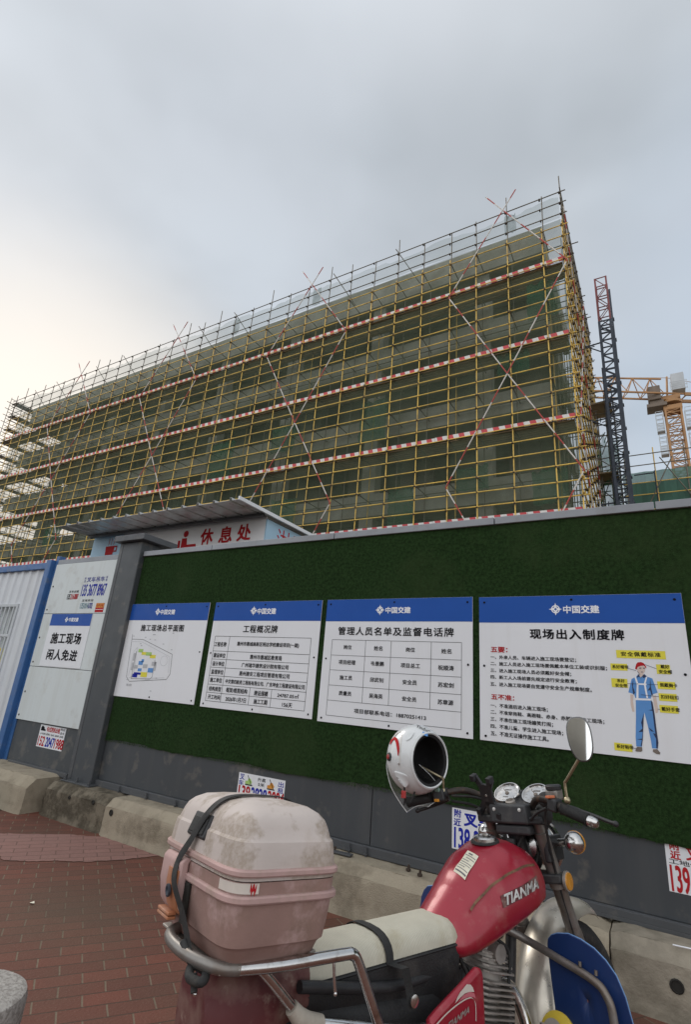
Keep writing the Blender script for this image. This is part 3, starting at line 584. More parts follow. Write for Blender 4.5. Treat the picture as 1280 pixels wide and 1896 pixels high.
FIG = [
 ('red',[(-0.145,1.690),(-0.149,1.694),(-0.141,1.721),(-0.131,1.733),(-0.113,1.736),(-0.099,1.731),(-0.093,1.721),(-0.086,1.708),(-0.088,1.696),(-0.097,1.714),(-0.116,1.712),(-0.133,1.705),(-0.141,1.688)]),
 ('skin',[(-0.133,1.705),(-0.116,1.710),(-0.097,1.712),(-0.092,1.696),(-0.097,1.678),(-0.109,1.663),(-0.125,1.660),(-0.134,1.676),(-0.138,1.688)]),
 ('skin',[(-0.128,1.662),(-0.107,1.664),(-0.110,1.653),(-0.123,1.642),(-0.129,1.652)]),
 ('blue',[(-0.148,1.645),(-0.134,1.662),(-0.123,1.640),(-0.102,1.664),(-0.085,1.648),(-0.060,1.639),(-0.051,1.604),(-0.040,1.557),(-0.074,1.543),(-0.080,1.519),(-0.164,1.517),(-0.169,1.540),(-0.200,1.548),(-0.185,1.596),(-0.174,1.631)]),
 ('skin',[(-0.190,1.537),(-0.173,1.536),(-0.179,1.496),(-0.177,1.460),(-0.177,1.435),(-0.188,1.436),(-0.193,1.475)]),
 ('skin',[(-0.069,1.537),(-0.051,1.540),(-0.049,1.494),(-0.047,1.455),(-0.052,1.441),(-0.063,1.436),(-0.065,1.469)]),
 ('blue',[(-0.163,1.505),(-0.077,1.509),(-0.071,1.430),(-0.070,1.339),(-0.071,1.264),(-0.072,1.238),(-0.102,1.236),(-0.104,1.279),(-0.111,1.354),(-0.123,1.437),(-0.136,1.370),(-0.146,1.293),(-0.155,1.239),(-0.185,1.238),(-0.184,1.289),(-0.171,1.406)]),
 ('white',[(-0.158,1.646),(-0.148,1.645),(-0.139,1.602),(-0.147,1.518),(-0.159,1.517),(-0.149,1.598)]),
 ('white',[(-0.094,1.647),(-0.085,1.650),(-0.100,1.605),(-0.094,1.522),(-0.103,1.521),(-0.110,1.604)]),
 ('white',[(-0.143,1.606),(-0.095,1.607),(-0.096,1.597),(-0.144,1.597)]),
 ('white',[(-0.163,1.516),(-0.080,1.519),(-0.082,1.508),(-0.165,1.505)]),
 ('dark',[(-0.081,1.509),(-0.073,1.500),(-0.069,1.430),(-0.068,1.343),(-0.066,1.271),(-0.072,1.238),(-0.080,1.240),(-0.076,1.293),(-0.088,1.322),(-0.077,1.319),(-0.078,1.395),(-0.079,1.449),(-0.101,1.451),(-0.081,1.456)]),
 ('dark',[(-0.127,1.429),(-0.134,1.371),(-0.147,1.278),(-0.156,1.243),(-0.161,1.244),(-0.151,1.277),(-0.179,1.278),(-0.150,1.285),(-0.143,1.324),(-0.166,1.320),(-0.142,1.343),(-0.146,1.377),(-0.134,1.409)]),
 ('dark',[(-0.108,1.352),(-0.081,1.330),(-0.099,1.332)]),
 ('dark',[(-0.071,1.639),(-0.073,1.590),(-0.067,1.539),(-0.074,1.541),(-0.079,1.570),(-0.093,1.565),(-0.079,1.586)]),
 ('dark',[(-0.165,1.629),(-0.171,1.584),(-0.163,1.549),(-0.173,1.536),(-0.175,1.564),(-0.175,1.596)]),
 ('dark',[(-0.134,1.662),(-0.123,1.640),(-0.102,1.664),(-0.090,1.650),(-0.108,1.639),(-0.114,1.650),(-0.123,1.637),(-0.129,1.648),(-0.145,1.639)]),
 ('brown',[(-0.181,1.236),(-0.155,1.237),(-0.155,1.217),(-0.164,1.210),(-0.191,1.209),(-0.192,1.216)]),
 ('brown',[(-0.098,1.231),(-0.076,1.235),(-0.062,1.217),(-0.065,1.207),(-0.084,1.208),(-0.100,1.218)]),
 ('dark',[(-0.124,1.701),(-0.113,1.701),(-0.114,1.697),(-0.125,1.695)]),
 ('dark',[(-0.104,1.701),(-0.094,1.702),(-0.094,1.697),(-0.104,1.696)]),
 ('dark',[(-0.117,1.677),(-0.106,1.677),(-0.107,1.674),(-0.118,1.673)]),
]
m_ = MB(); ks = ['red', 'skin', 'blue', 'white', 'dark', 'brown']
for i, (c, P) in enumerate(FIG): flat(m_, P, D - .0007 - .0001 * i, ks.index(c))
for a, b in (((-.189, 1.694), (-.145, 1.682)), ((-.093, 1.722), (-.031, 1.698)), ((-.201, 1.601), (-.141, 1.602)), ((-.09, 1.602), (-.033, 1.604)), ((-.131, 1.539), (-.037, 1.534)), ((-.05, 1.461), (-.036, 1.461)), ((-.202, 1.226), (-.182, 1.226)), ((-.138, 1.68), (-.125, 1.656))): fline(m_, a, b, .0022, D - .0033, 4)
P_(m_, 'worker_drawing', [COL[k] for k in ks], s4, fix=False)

# keep-out sign on the white boards
ws = thing('warning_sign', 'white keep-out notice with blue header and two large black text lines, on the pale boards', 'sign', (-6.27, 3.88, 1.43))
m_ = MB(); m_.box((-6.70, 3.878, 1.432), (-5.86, 3.8835, 2.072)); P_(m_, 'board', 'white', ws, bevel=.0012)
m_ = MB(); m_.box((-6.699, 3.8768, 1.925), (-5.861, 3.8778, 2.071)); P_(m_, 'header_band', 'blue', ws)
lettering([('中国交建', -6.216, 2.0, .20, .05, 'w', .03), ('logo', -6.36, 2.0, .07, .07, 'L'), ('施工现场', -6.28, 1.772, .62, .135, 'k', .03, 1.1), ('闲人免进', -6.28, 1.575, .62, .13, 'k', .03, 1.1)], 3.876, ws)

# stickers and stencilled adverts
def sticker(x, z, w_, h, y, label, items, ground='white', tilt=0.0):
    t = thing('advert_sticker', label, 'sticker', (x, y, z), 'advert stickers on the hoarding')
    if ground:
        m_ = MB(); m_.box((x - w_ / 2, y - .0006, z - h / 2), (x + w_ / 2, y, z + h / 2)); P_(m_, 'sheet', ground, t)
    lettering(items, y - .0014, t); t.rotation_euler.y = tilt; return t
yb = 3.9042
a1 = sticker(-3.034, .585, .503, .20, yb, 'white forklift hire sticker with red and blue digits, half hidden behind the pink box', [
   ('叉', -3.246, .653, .055, .045, 'b'), ('车', -3.251, .608, .055, .04, 'b'), ('升高', -3.03, .656, .085, .03, 'k'), ('5米', -3.03, .62, .07, .03, 'k'), ('出', -2.824, .65, .056, .04, 'b'), ('租', -2.824, .605, .056, .04, 'b'),
   ('139', -3.205, .54, .13, .10, 'r', .03), ('2828', -3.045, .54, .17, .10, 'b', .03), ('2004', -2.865, .54, .17, .10, 'r', .03)])
m_ = MB()
for cx, k in ((-3.165, 0), (-2.925, 1)):      # little forklift pictures
    flat(m_, [(cx - .04, .605), (cx + .02, .605), (cx + .035, .625), (cx + .01, .65), (cx - .01, .65), (cx - .015, .63), (cx - .04, .628)], yb - .0015, k)
    fline(m_, (cx + .03, .60), (cx - .02, .672), .006, yb - .0016, 2); fline(m_, (cx - .04, .60), (cx + .04, .60), .008, yb - .0016, 2)
P_(m_, 'picture', ['pgreen', 'orange', 'ink'], a1, fix=False)
sticker(-1.092, .598, .52, .245, yb, 'white forklift hire sticker in blue print, behind the handlebar and petrol tank', [
   ('附', -1.312, .69, .05, .048, 'b', .03), ('近', -1.315, .637, .05, .046, 'b', .03), ('叉车', -1.175, .665, .19, .085, 'b', .04), ('出租', -.95, .665, .19, .085, 'b', .04), ('138 2998 2298', -1.09, .545, .495, .125, 'b', .03)])
sticker(.124, .633, .433, .25, yb, 'white forklift hire sticker in red print, cut off by the right edge', [
   ('附', -.045, .735, .05, .042, 'r', .04), ('近', -.045, .690, .05, .042, 'r', .04), ('叉车出租', .15, .71, .29, .07, 'r', .03), ('工地作业', .02, .657, .20, .026, 'k', .02), ('139 2882 8004', .125, .575, .41, .13, 'r', .03)])
a2 = sticker(-6.13, .665, .50, .235, yb, 'white excavator hire sticker with red and blue digits, below the pale boards', [
   ('勾式挖机出租', -6.115, .745, .26, .055, 'r', .03), ('电话', -5.935, .765, .085, .028, 'k'), ('全天', -5.935, .725, .085, .028, 'k'), ('小勾机 挖机 勾机 破碎 出租', -6.13, .69, .46, .022, 'k'),
   ('152', -6.30, .612, .13, .105, 'r', .03), ('2047', -6.13, .612, .17, .105, 'b', .03), ('1988', -5.955, .612, .17, .105, 'r', .03)])
m_ = MB(); flat(m_, [(-6.36, .72), (-6.27, .72), (-6.26, .735), (-6.29, .74), (-6.3, .76), (-6.34, .775), (-6.36, .76)], yb - .0015); P_(m_, 'picture', 'ink', a2, fix=False)
yp = 3.8838
sticker(-5.97, 2.42, .5, .25, yp, 'large blue crane hire advert with a long phone number on the pale boards', [
   ('叉车吊车', -5.972, 2.50, .36, .065, 'bv', .03), ('附', -6.185, 2.518, .032, .03, 'bv'), ('近', -6.185, 2.482, .032, .03, 'bv'), ('出', -5.757, 2.52, .032, .03, 'bv'), ('租', -5.757, 2.484, .032, .03, 'bv'), ('135 3677 8967', -5.965, 2.365, .49, .15, 'b', .03)], None)
sticker(-6.366, 2.31, .24, .12, yp, 'small red forklift hire advert printed left of the larger blue one', [('叉车出租', -6.366, 2.355, .21, .03, 'k'), ('135', -6.45, 2.29, .066, .07, 'k', .04), ('2161', -6.365, 2.29, .09, .07, 'r', .04), ('0007', -6.285, 2.29, .07, .07, 'r', .04)], None)
sticker(-6.035, 2.19, .25, .12, yp, 'small teal crane hire advert printed just above the keep-out notice', [('叉车吊车', -6.035, 2.235, .23, .032, 'k'), ('135', -6.125, 2.17, .07, .07, 'g', .02), ('1014', -6.04, 2.17, .08, .07, 'g', .02), ('6702', -5.955, 2.17, .08, .07, 'bv', .04)], None)
t = thing('advert_sticker', 'small square orange and red sticker near the pillar on the pale boards', 'sticker', (-5.765, 3.8838, 2.15), 'advert stickers on the hoarding')
m_ = MB(); m_.box((-5.845, 3.883, 2.09), (-5.685, 3.8838, 2.20)); P_(m_, 'sheet', 'inkr', t)
m_ = MB(); flat(m_, [(-5.84, 2.145), (-5.69, 2.145), (-5.69, 2.197), (-5.84, 2.197)], 3.8825); flat(m_, [(-5.84, 2.12), (-5.69, 2.12), (-5.69, 2.125), (-5.84, 2.125)], 3.8825, 1); write(m_, '吊车出租', -5.765, 2.171, .13, .035, 3.882, 2); P_(m_, 'print', ['orange', 'inkw', 'inkr'], t, fix=False)

# ================================================================ REST SHELTER BEHIND THE WALL
sh = thing('rest_shelter', 'rest shelter with a tin roof and a banner in red characters, behind the gate pillar', 'shelter', (-6.7, 6.0, 0))
x0, x1, ya, yb_, zr = -8.76, -4.62, 4.74, 7.4, 3.75
prof = []; x = x0
while x < x1 - .05:
    prof += [(x, 0), (x + .255, 0), (x + .27, .038), (x + .295, .038)]; x += .31
prof = [p for p in prof if p[0] <= x1] + [(x1, 0)]
m_ = MB(); m_.sheet([[Vector((a, y, zr - .035 + b + (y - ya) * .03)) for a, b in prof] for y in (ya, 6.0, yb_)], t=(0, 0, .004)); P_(m_, 'roof_sheet', 'tin', sh)
m_ = MB(); m_.box((x1 - .002, ya - .004, zr - .04), (x1 + .025, yb_, zr + .012)); P_(m_, 'edge_trim', 'white', sh, bevel=.003)
for y in (5.35, 7.2): m_ = MB(); m_.box((x0 + .05, y - .03, zr - .06), (x1 - .06, y + .03, zr)); P_(m_, 'purlin', 'steel2', sh)
m_ = MB(); m_.box((-8.72, 5.47, 2.6), (-4.72, 5.49, zr - .005)); P_(m_, 'banner', 'banner', sh)
m_ = MB(); m_.box((-8.72, 5.455, 2.6), (-7.9, 5.468, zr - .006)); P_(m_, 'banner_end', 'bannerb', sh)
m_ = MB(); m_.box((-4.72, 5.47, 2.6), (-4.70, 7.2, zr - .06)); P_(m_, 'side_panel', 'bannerb', sh)
for x in (-8.68, -4.76):
    for y in (5.55, 7.15): m_ = MB(); m_.box((x - .03, y - .03, 0), (x + .03, y + .03, zr - .06)); P_(m_, 'post', 'steel2', sh)
yb3 = 5.452
for ch_, x, z in (('休', -5.864, 3.52), ('息', -5.473, 3.52), ('处', -5.109, 3.52), ('茶', -7.40, 3.45), ('亭', -7.01, 3.45)):
    m_ = MB(); write(m_, ch_, x, z, .27, .26, 5.466, 0, .03); P_(m_, 'red_character', 'inkr', sh, fix=False)
m_ = MB()
n = 16; flat(m_, [(-6.335 + .055 * math.cos(6.283 * i / n), 3.60 + .055 * math.sin(6.283 * i / n)) for i in range(n)], 5.466)       # seated figure
flat(m_, [(-6.41, 3.53), (-6.30, 3.53), (-6.28, 3.42), (-6.08, 3.42), (-6.06, 3.28), (-6.11, 3.28), (-6.13, 3.365), (-6.41, 3.365)], 5.466)
flat(m_, [(-6.49, 3.50), (-6.44, 3.50), (-6.43, 3.34), (-6.19, 3.34), (-6.19, 3.24), (-6.24, 3.24), (-6.24, 3.30), (-6.49, 3.30)], 5.466)
P_(m_, 'seated_figure', 'inkr', sh, fix=False); m_ = MB()
flat(m_, [(-8.32, 3.53), (-8.07, 3.53), (-8.09, 3.37), (-8.30, 3.37)], yb3)                                                             # steaming mug
for a, b in (((-8.07, 3.515), (-8.00, 3.515)), ((-8.01, 3.525), (-8.01, 3.42)), ((-8.08, 3.43), (-8.00, 3.43))): fline(m_, a, b, .025, yb3)
flat(m_, [(-8.34, 3.35), (-8.05, 3.35), (-8.08, 3.31), (-8.31, 3.31)], yb3)
for x in (-8.26, -8.19, -8.12):
    for k in range(4): fline(m_, (x + .012 * (k % 2), 3.55 + .032 * k), (x + .012 * ((k + 1) % 2), 3.582 + .032 * k), .012, yb3)
P_(m_, 'mug_symbol', 'inkr', sh, fix=False)
vs, fs = glyphs('淋浴', .03); m_ = MB(); m_.add([(-4.698, 6.10 + a * .75, 3.47 + b * .34) for a, b in vs], fs); P_(m_, 'red_character', 'inkr', sh, fix=False)

# ================================================================ UNFINISHED BUILDING
YS = 18.0; YB = 19.25
bld = thing('unfinished_building', 'long bare concrete school block under construction behind yellow scaffolding', 'building', (-23, 23, 0))
def B_(mb_, name, m, par=bld, **k):
    o = mb_.build(name, m, None, **k); o.parent = par; o.matrix_parent_inverse = Matrix.Translation(-par.location); return o
bases = [.41, 4.29, 8.17, 12.06, 15.94]
BX0, BX1, BYR = -44.0, -2.72, 27.2
for b in bases:
    m_ = MB(); m_.box((BX0, YB, b + .80), (BX1, YB + .25, b + 1.88)); B_(m_, 'front_beam', 'cast', bevel=.02)
    m_ = MB(); m_.box((BX1 - .25, YB + .252, b + .80), (BX1 - .003, BYR, b + 1.88)); B_(m_, 'side_beam', 'cast', bevel=.02)
    m_ = MB(); m_.box((BX0 + .003, YB + .252, b + .95), (BX0 + .25, BYR, b + 1.85)); B_(m_, 'side_beam', 'cast', bevel=.02)
    m_ = MB(); m_.box((BX0 + .252, YB + .252, b + 1.55), (BX1 - .252, BYR, b + 1.70)); B_(m_, 'floor_slab', 'cast')
m_ = MB(); m_.box((BX0 + .05, YB - .02, 20.62), (BX1 + .02, YB + .28, 22.18)); B_(m_, 'parapet', 'cast', bevel=.02)
m_ = MB(); m_.box((BX1 - .3, YB + .282, 20.62), (BX1 + .018, BYR, 22.18)); m_.box((BX0 + .052, YB + .282, 20.62), (BX0 + .3, BYR, 22.18)); B_(m_, 'parapet', 'cast')
m_ = MB(); m_.box((BX0 + .3, YB + .282, 21.0), (BX1 - .302, BYR, 21.2)); B_(m_, 'roof_slab', 'cast')
colx = [-5.45 - 5.42 * i for i in range(7)]
for k, b in enumerate(bases):
    for x in colx:
        m_ = MB(); m_.box((x - .38, YB + .12, b + 1.882), (x + .32, YB + .7, b + 4.66 if k < 4 else 20.61)); B_(m_, 'column', 'cast', bevel=.015)
wr = random.Random(5)
for k, b in enumerate([-1.9] + bases):
    z0 = b + 1.71 if k else 0; z1 = (bases[k] + 1.54) if k < 5 else 20.98
    x = -38.6
    m_ = MB(); op = []
    while x < BX1 - 1.2:
        wd = wr.uniform(1.3, 2.2); gp = wr.uniform(.9, 1.6)
        m_.box((x, 22.3, z0 + .01), (min(x + wd, BX1 - .3), 22.5, z1)); 
        if x + wd + gp < BX1 - .4: m_.box((x + wd + .001, 22.3, z1 - .5), (x + wd + gp - .001, 22.498, z1 - .002))
        x += wd + gp
    m_.box((-38.602, 22.502, z0 + .01), (-38.4, BYR, z1)); m_.box((-38.39, 26.6, z0 + .01), (BX1 - .3, 26.8, z1))
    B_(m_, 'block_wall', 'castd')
# ================================================================ SCAFFOLDING
scf = thing('scaffolding', 'tall yellow tube scaffolding with red and white boards and debris nets around the building', 'scaffolding', (-23, 18, 0))
def S_(mb_, name, m, **k):
    o = mb_.build(name, m, scf, **k); o.matrix_parent_inverse = Matrix.Translation(-scf.location); return o
LZ = [11.39 + .607 * k for k in range(-18, 19)]       # ledger levels
XC = -1.72
px = [XC, -2.52, -3.98, -5.36] + [-6.57 - 1.3547 * i for i in range(29)]
sy = [19.05 + 1.28 * i for i in range(8)]
tr = random.Random(9)
def pole(x, y, top, m='poley', lean=.02, r=.025, z0=0.0):
    m_ = MB(); m_.cyl((x + tr.uniform(-lean, lean), y + tr.uniform(-lean, lean), z0), (x + tr.uniform(-lean, lean), y, top), r, 7); return S_(m_, 'pole', m, smooth=60)
TOP = LZ[-1]
for i, x in enumerate(px):
    top = 20.6 + tr.uniform(0, .2)
    pole(x, YS, top)
    m_ = MB(); e = tr.choice([.15, .1, .55, .95, .2]) if i else 1.0
    m_.cyl((x + .055, YS + .01, 19.6), (x + .055 + tr.uniform(-.03, .05), YS + .01, TOP + e), .024, 7); S_(m_, 'top_pole', 'poled', smooth=60)
for i, x in enumerate(px[1:]): pole(x, YS + 1.05, TOP - 1.7 + tr.uniform(-.4, .2), 'poled' if i % 3 else 'poley')
for i, y in enumerate(sy): pole(XC, y, TOP + tr.choice([.1, .5, .3]))
for i, y in enumerate(sy[1:]): pole(XC - .95, y, TOP - 1.2, 'poled')
for z in LZ:
    j = tr.uniform(-.02, .02); m_ = MB()
    dk = 'poled' if z > 21 else 'poley'  # upper rails coloured darker for their backlit look against the sky
    ys = YS - .05 if (round(z * 10) % 2) else YS - .052
    n = 7; xs_ = [-44.9 + (XC + .25 + 44.9) * i / n for i in range(n + 1)]; zz = [z + j + tr.uniform(-.012, .012) for _ in xs_]
    m_.tube([(a, ys, c) for a, c in zip(xs_, zz)], .0245, 7); S_(m_, 'ledger', dk, smooth=60)
    m_ = MB(); m_.tube([(XC + .05, YS - .25, z + .06 + j), (XC + .05, sy[-1] + .3, z + .06)], .0245, 7); S_(m_, 'side_ledger', 'poley' if z < 21 else 'poled', smooth=60)
for z in LZ[:-3:3]:
    m_ = MB(); m_.cyl((-44.6, YS + 1.1, z + .05), (XC - .2, YS + 1.1, z + .05), .0245, 7); S_(m_, 'inner_ledger', 'poled', smooth=60)
# couplers at the crossings
m_ = MB()
for x in px:
    for z in LZ:
        if tr.random() < .93:
            s = tr.uniform(.026, .042); m_.box((x - s, YS - .075, z - s), (x + s * .6, YS + .02, z + s))
for y in sy:
    for z in LZ:
        s = tr.uniform(.030, .045); m_.box((XC - .02, y - s, z - s * .4), (XC + .10, y + s, z + s * 1.4))
o = S_(m_, 'coupler', 'clamp'); o['kind'] = 'stuff'
# transoms: short tubes from front row to inner row at each deck level, and the stubs that stick out
m_ = MB()
for z in LZ[:-3:3]:
    for x in px[1:]: m_.cyl((x + .07, YS - tr.uniform(.05, .16), z - .03), (x + .07, YS + 1.2, z - .03), .023, 6)
    for y in sy: m_.cyl((XC + tr.uniform(.12, .5), y + .08, z - .03), (XC - 1.05, y + .08, z - .03), .023, 6)
o = S_(m_, 'transom', 'poled', smooth=60); o['kind'] = 'stuff'
bz = [LZ[i] for i in (12 - 6, 12, 12 + 6, 12 + 12)]   # k = -12, -6, 0 ... (list starts at k = -18)
bz = [LZ[18 - 12], LZ[18 - 6], LZ[18], LZ[18 + 6], LZ[18 + 12]]
for z in bz:
    m_ = MB(); n = 24
    for i in range(n):
        a = -44.6 + (XC + 44.55) * i / n; b = -44.6 + (XC + 44.55) * (i + 1) / n
        m_.box((a, YS + .03, z + .03 + tr.uniform(-.01, .01)), (b - .01, YS + .045, z + .235 + tr.uniform(-.01, .015)))
    S_(m_, 'toe_board', 'toe')
    m_ = MB(); m_.box((XC - .06, YS + .06, z + .06), (XC - .045, sy[-1], z + .24)); S_(m_, 'side_toe_board', 'toey')
    m_ = MB()
    for i in range(5): m_.box((-44.5, YS + .10 + .19 * i, z - .02), (XC - .1, YS + .25 + .19 * i, z + .02))
    S_(m_, 'plank_deck', 'timber')
# big diagonal braces, red and white
def brace(a, b, y=YS - .10):
    (x0, z0), (x1, z1) = a, b; m_ = MB(); m_.cyl((x0, y, z0), (x1, y, z1), .026, 7); S_(m_, 'brace', 'brace', smooth=60)
q = 18.0
for ci, xc in enumerate((-.227, -.803, -1.387, -1.965)):
    wd = .138 + .003 * ci; x = xc * q; d = wd * q
    zc, zt, zb, zt2, zl = 1.4 + .69 * q, 1.4 + .95 * q, 1.4 + .437 * q, 1.4 + 1.17 * q, 1.4 + .18 * q
    brace((x, zc), (x - d, zt)); brace((x, zc), (x + d, zt), YS - .13); brace((x, zc), (x - d, zb), YS - .13); brace((x, zc), (x + d, zb))
    brace((x - d, zt), (x + .24 * d, zt + (zt2 - zt) * 1.24), YS - .10); brace((x + d, zt), (x - .30 * d, zt + (zt2 - zt) * 1.30), YS - .13)
    brace((x - d, zb), (x, zl)); brace((x + d, zb), (x, zl), YS - .13)
    brace((x, zl), (x - d, 0.1)); brace((x, zl), (x + d, 0.1), YS - .13)
for z0, z1, ya, yb2 in ((1.2, 6.5, 18, 21), (6.5, 11.4, 21, 18), (11.4, 16.2, 18, 21.2), (16.2, 21.5, 21.2, 18), (1.2, 6.5, 24, 21), (6.5, 11.4, 21, 24.4), (11.4, 16.2, 24.4, 21.2), (16.2, 21.5, 21.2, 24.4)):
    m_ = MB(); m_.cyl((XC + .13, ya, z0), (XC + .13, yb2, z1), .026, 7); S_(m_, 'brace', 'brace', smooth=60)
# raking tubes that tie the topmost rails
for i, x in enumerate((-9.2, -12.9, -20.0, -23.0, -30.4, -33.5, -38.5, -41.5)):
    m_ = MB(); m_.cyl((x - .2, YS - .08, TOP + .35), (x + .75, YS + .9, TOP - 1.35), .023, 6); S_(m_, 'tie_tube', 'poled', smooth=60)
# left end of the scaffold
for i in range(6):
    y = YS + 1.3 * i
    for x in (-44.55, -45.45):
        m_ = MB(); m_.cyl((x, y, 0), (x + tr.uniform(-.04, .04), y, TOP + tr.choice([-.2, .2, .6])), .025, 6); S_(m_, 'end_pole', 'poled', smooth=60)
for z in LZ[8:]:
    for x in (-44.6, -45.4):
        m_ = MB(); m_.cyl((x, YS - .3, z + .08), (x, YS + 7, z + .08), .0245, 6); S_(m_, 'end_ledger', 'poled', smooth=60)
m_ = MB()
for z in LZ[8::2]:
    for i in range(8): m_.cyl((-45.6, YS + .25 + .8 * i, z + .02), (-43.9, YS + .25 + .8 * i, z + .02), .023, 6)
    m_.box((-45.4, YS + .1, z - .01), (-44.6, YS + 6.8, z + .015))
o = S_(m_, 'end_transom', 'poled', smooth=60); o['kind'] = 'stuff'
# nets: a close one behind the front row, a thin one along the top, green scraps
def net(name, m, x0, x1, z0, z1, y, nx=40, nz=14, amp=.05, seed=1, drop=None):
    rr_ = random.Random(seed); ph = [rr_.uniform(0, 6) for _ in range(6)]; g = []
    for j in range(nz + 1):
        t = j / nz; row = []
        for i in range(nx + 1):
            s = i / nx; x = x0 + (x1 - x0) * s
            yy = y + amp * (math.sin(s * 40 + ph[0]) * .5 + math.sin(s * 93 + t * 5 + ph[1]) * .35 + math.sin(t * 22 + s * 11 + ph[2]) * .4)
            zz = z0 + (z1 - z0) * t
            if drop and j == nz: zz -= drop * abs(math.sin(s * 31 + ph[3])) * rr_.uniform(.2, 1)
            row.append(Vector((x, yy, zz)))
        g.append(row)
    m_ = MB(); m_.sheet(g); return S_(m_, name, m, fix=False, smooth=180)
net('debris_net', 'net', -43.3, XC - .03, 3, 21.0, YS + .12, 150, 40, .045)
net('top_net', 'nettop', -44.4, XC - .05, 21.0, TOP - .05, YS + .07, 160, 5, .05, 4, .30)
for i, (x0, x1, z0, z1) in enumerate(((-10.9, -9.6, 12.2, 14.6), (-4.6, -3.3, 14.0, 15.5), (-3.4, -2.2, 8.3, 9.8), (-6.3, -5.0, 9.2, 10.3), (-9.3, -8.1, 8.1, 9.9), (-15.6, -14.1, 8.2, 10.2), (-20.4, -18.8, 11.8, 14.2), (-23.8, -21.5, 8.3, 9.6), (-16.2, -14.6, 12.6, 14.3), (-35.0, -33.2, 9.0, 10.6), (-7.9, -6.9, 4.9, 7.2), (-3.3, -2.0, 16.4, 18.4))):
    net('net_scrap', 'netg', x0, x1, z0, z1, YS + .3, 10, 8, .16, i, .9)
for i, (x0, x1) in enumerate(((-4.05, -3.55), (-14.4, -13.9), (-20.2, -19.7))):
    net('net_scrap', 'netf', x0, x1, TOP - 1.25, TOP - .02, YS + .02, 6, 6, .08, 30 + i, .4)
g = [[Vector((XC - .12 + .04 * math.sin(i * 1.7 + j), YS + .2 + (sy[-1] - YS) * i / 24, 1 + 19.6 * j / 16)) for i in range(25)] for j in range(17)]
m_ = MB(); m_.sheet(g); S_(m_, 'side_net', 'net', fix=False, smooth=180)

# ================================================================ HOIST, CRANE, LOW BUILDING
def lattice(m_, x0, x1, y0, y1, z0, z1, step, leg, rod, flip=False, mi=0):
    cs_ = [(x0, y0), (x1, y0), (x1, y1), (x0, y1)]
    for x, y in cs_: m_.box((x - leg, y - leg, z0), (x + leg, y + leg, z1), mi)
    z = z0; k = 0
    while z < z1 - .05:
        zt = min(z + step, z1)
        for (a, b), (c, d) in zip(cs_, cs_[1:] + cs_[:1]):
            m_.bar((a, b, zt), (c, d, zt), rod * 1.3, rod * 1.3, mi)
            if (k + flip) % 2: a, b, c, d = c, d, a, b
            m_.bar((a, b, z), (c, d, zt), rod, rod, mi)
        z = zt; k += 1
hoist = thing('hoist_mast', 'dark lattice hoist mast with a dull red top section, beside the scaffold corner', 'hoist', (-.68, 24, 0))
def G_(mb_, name, m, par, **k):
    o = mb_.build(name, m, None, **k); o.parent = par; o.matrix_parent_inverse = Matrix.Translation(-par.location); return o
m_ = MB(); lattice(m_, -.93, -.43, 23.7, 24.3, 0, 19.6, .42, .05, .04); G_(m_, 'mast', 'dark', hoist)
m_ = MB(); lattice(m_, -.93, -.43, 23.7, 24.3, 19.602, 22.25, .66, .04, .03); G_(m_, 'top_section', 'redsteel', hoist)
m_ = MB(); m_.box((-.378, 23.70, 0), (-.30, 23.9, 21.4)); [m_.box((-.372, 23.71, .4 + 1.2 * i), (-.26, 23.95, .46 + 1.2 * i)) for i in range(17)]; G_(m_, 'cable_guide', 'dark', hoist)
m_ = MB(); m_.box((-1.03, 23.75, 0), (-.985, 23.85, 17.0)); G_(m_, 'cable_guide', 'dark', hoist)
for z in (18.6, 14.4, 10.2, 6.0):
    m_ = MB(); m_.bar((-.95, 24, z), (-1.75, 24.1, z), .05, .05); m_.bar((-.95, 24.3, z - .35), (-1.75, 23.9, z), .04, .04); m_.bar((-1.3, 23.9, z - .2), (-1.3, 24.2, z + .15), .04, .04); G_(m_, 'wall_tie', 'dark', hoist)
lf = thing('landing_frame', 'tangle of grey tubes and green net between scaffold corner and hoist mast', 'scaffolding', (-1.3, 25, 0))
for x in (-1.5, -1.1, -.75):
    for y in (24.6, 25.6): m_ = MB(); m_.cyl((x, y, 0), (x, y, 17.2 - abs(x) + tr.uniform(-.6, .8)), .026, 6); G_(m_, 'pole', 'poled', lf, smooth=60)
for i in range(24):
    z = 3.0 + .6 * i; m_ = MB(); m_.cyl((-1.7, 24.55, z), (-.72, 24.55, z + tr.uniform(-.1, .1)), .024, 6); G_(m_, 'ledger', 'poled', lf, smooth=60)
for i in range(14):
    m_ = MB(); z = 8 + tr.uniform(0, 8); m_.cyl((tr.uniform(-1.7, -1.3), tr.uniform(24.5, 25.6), z), (tr.uniform(-1.2, -.8), tr.uniform(24.5, 25.6), z + tr.uniform(-1, 1.5)), .022, 6); G_(m_, 'strut', 'poled', lf, smooth=60)
for i in range(4):
    z = 4.5 + 3.64 * i; m_ = MB(); m_.box((-1.68, 24.3, z), (-.8, 25.8, z + .06)); G_(m_, 'landing_deck', 'timber', lf)
g = [[Vector((-1.66 + .95 * i / 8, 25.3 + .15 * math.sin(i * 1.3 + j * .7), 1 + 13.5 * j / 12 - (.9 * abs(math.sin(i * 1.1)) if j == 12 else 0))) for i in range(9)] for j in range(13)]
m_ = MB(); m_.sheet(g); G_(m_, 'net', 'netg', lf, fix=False)

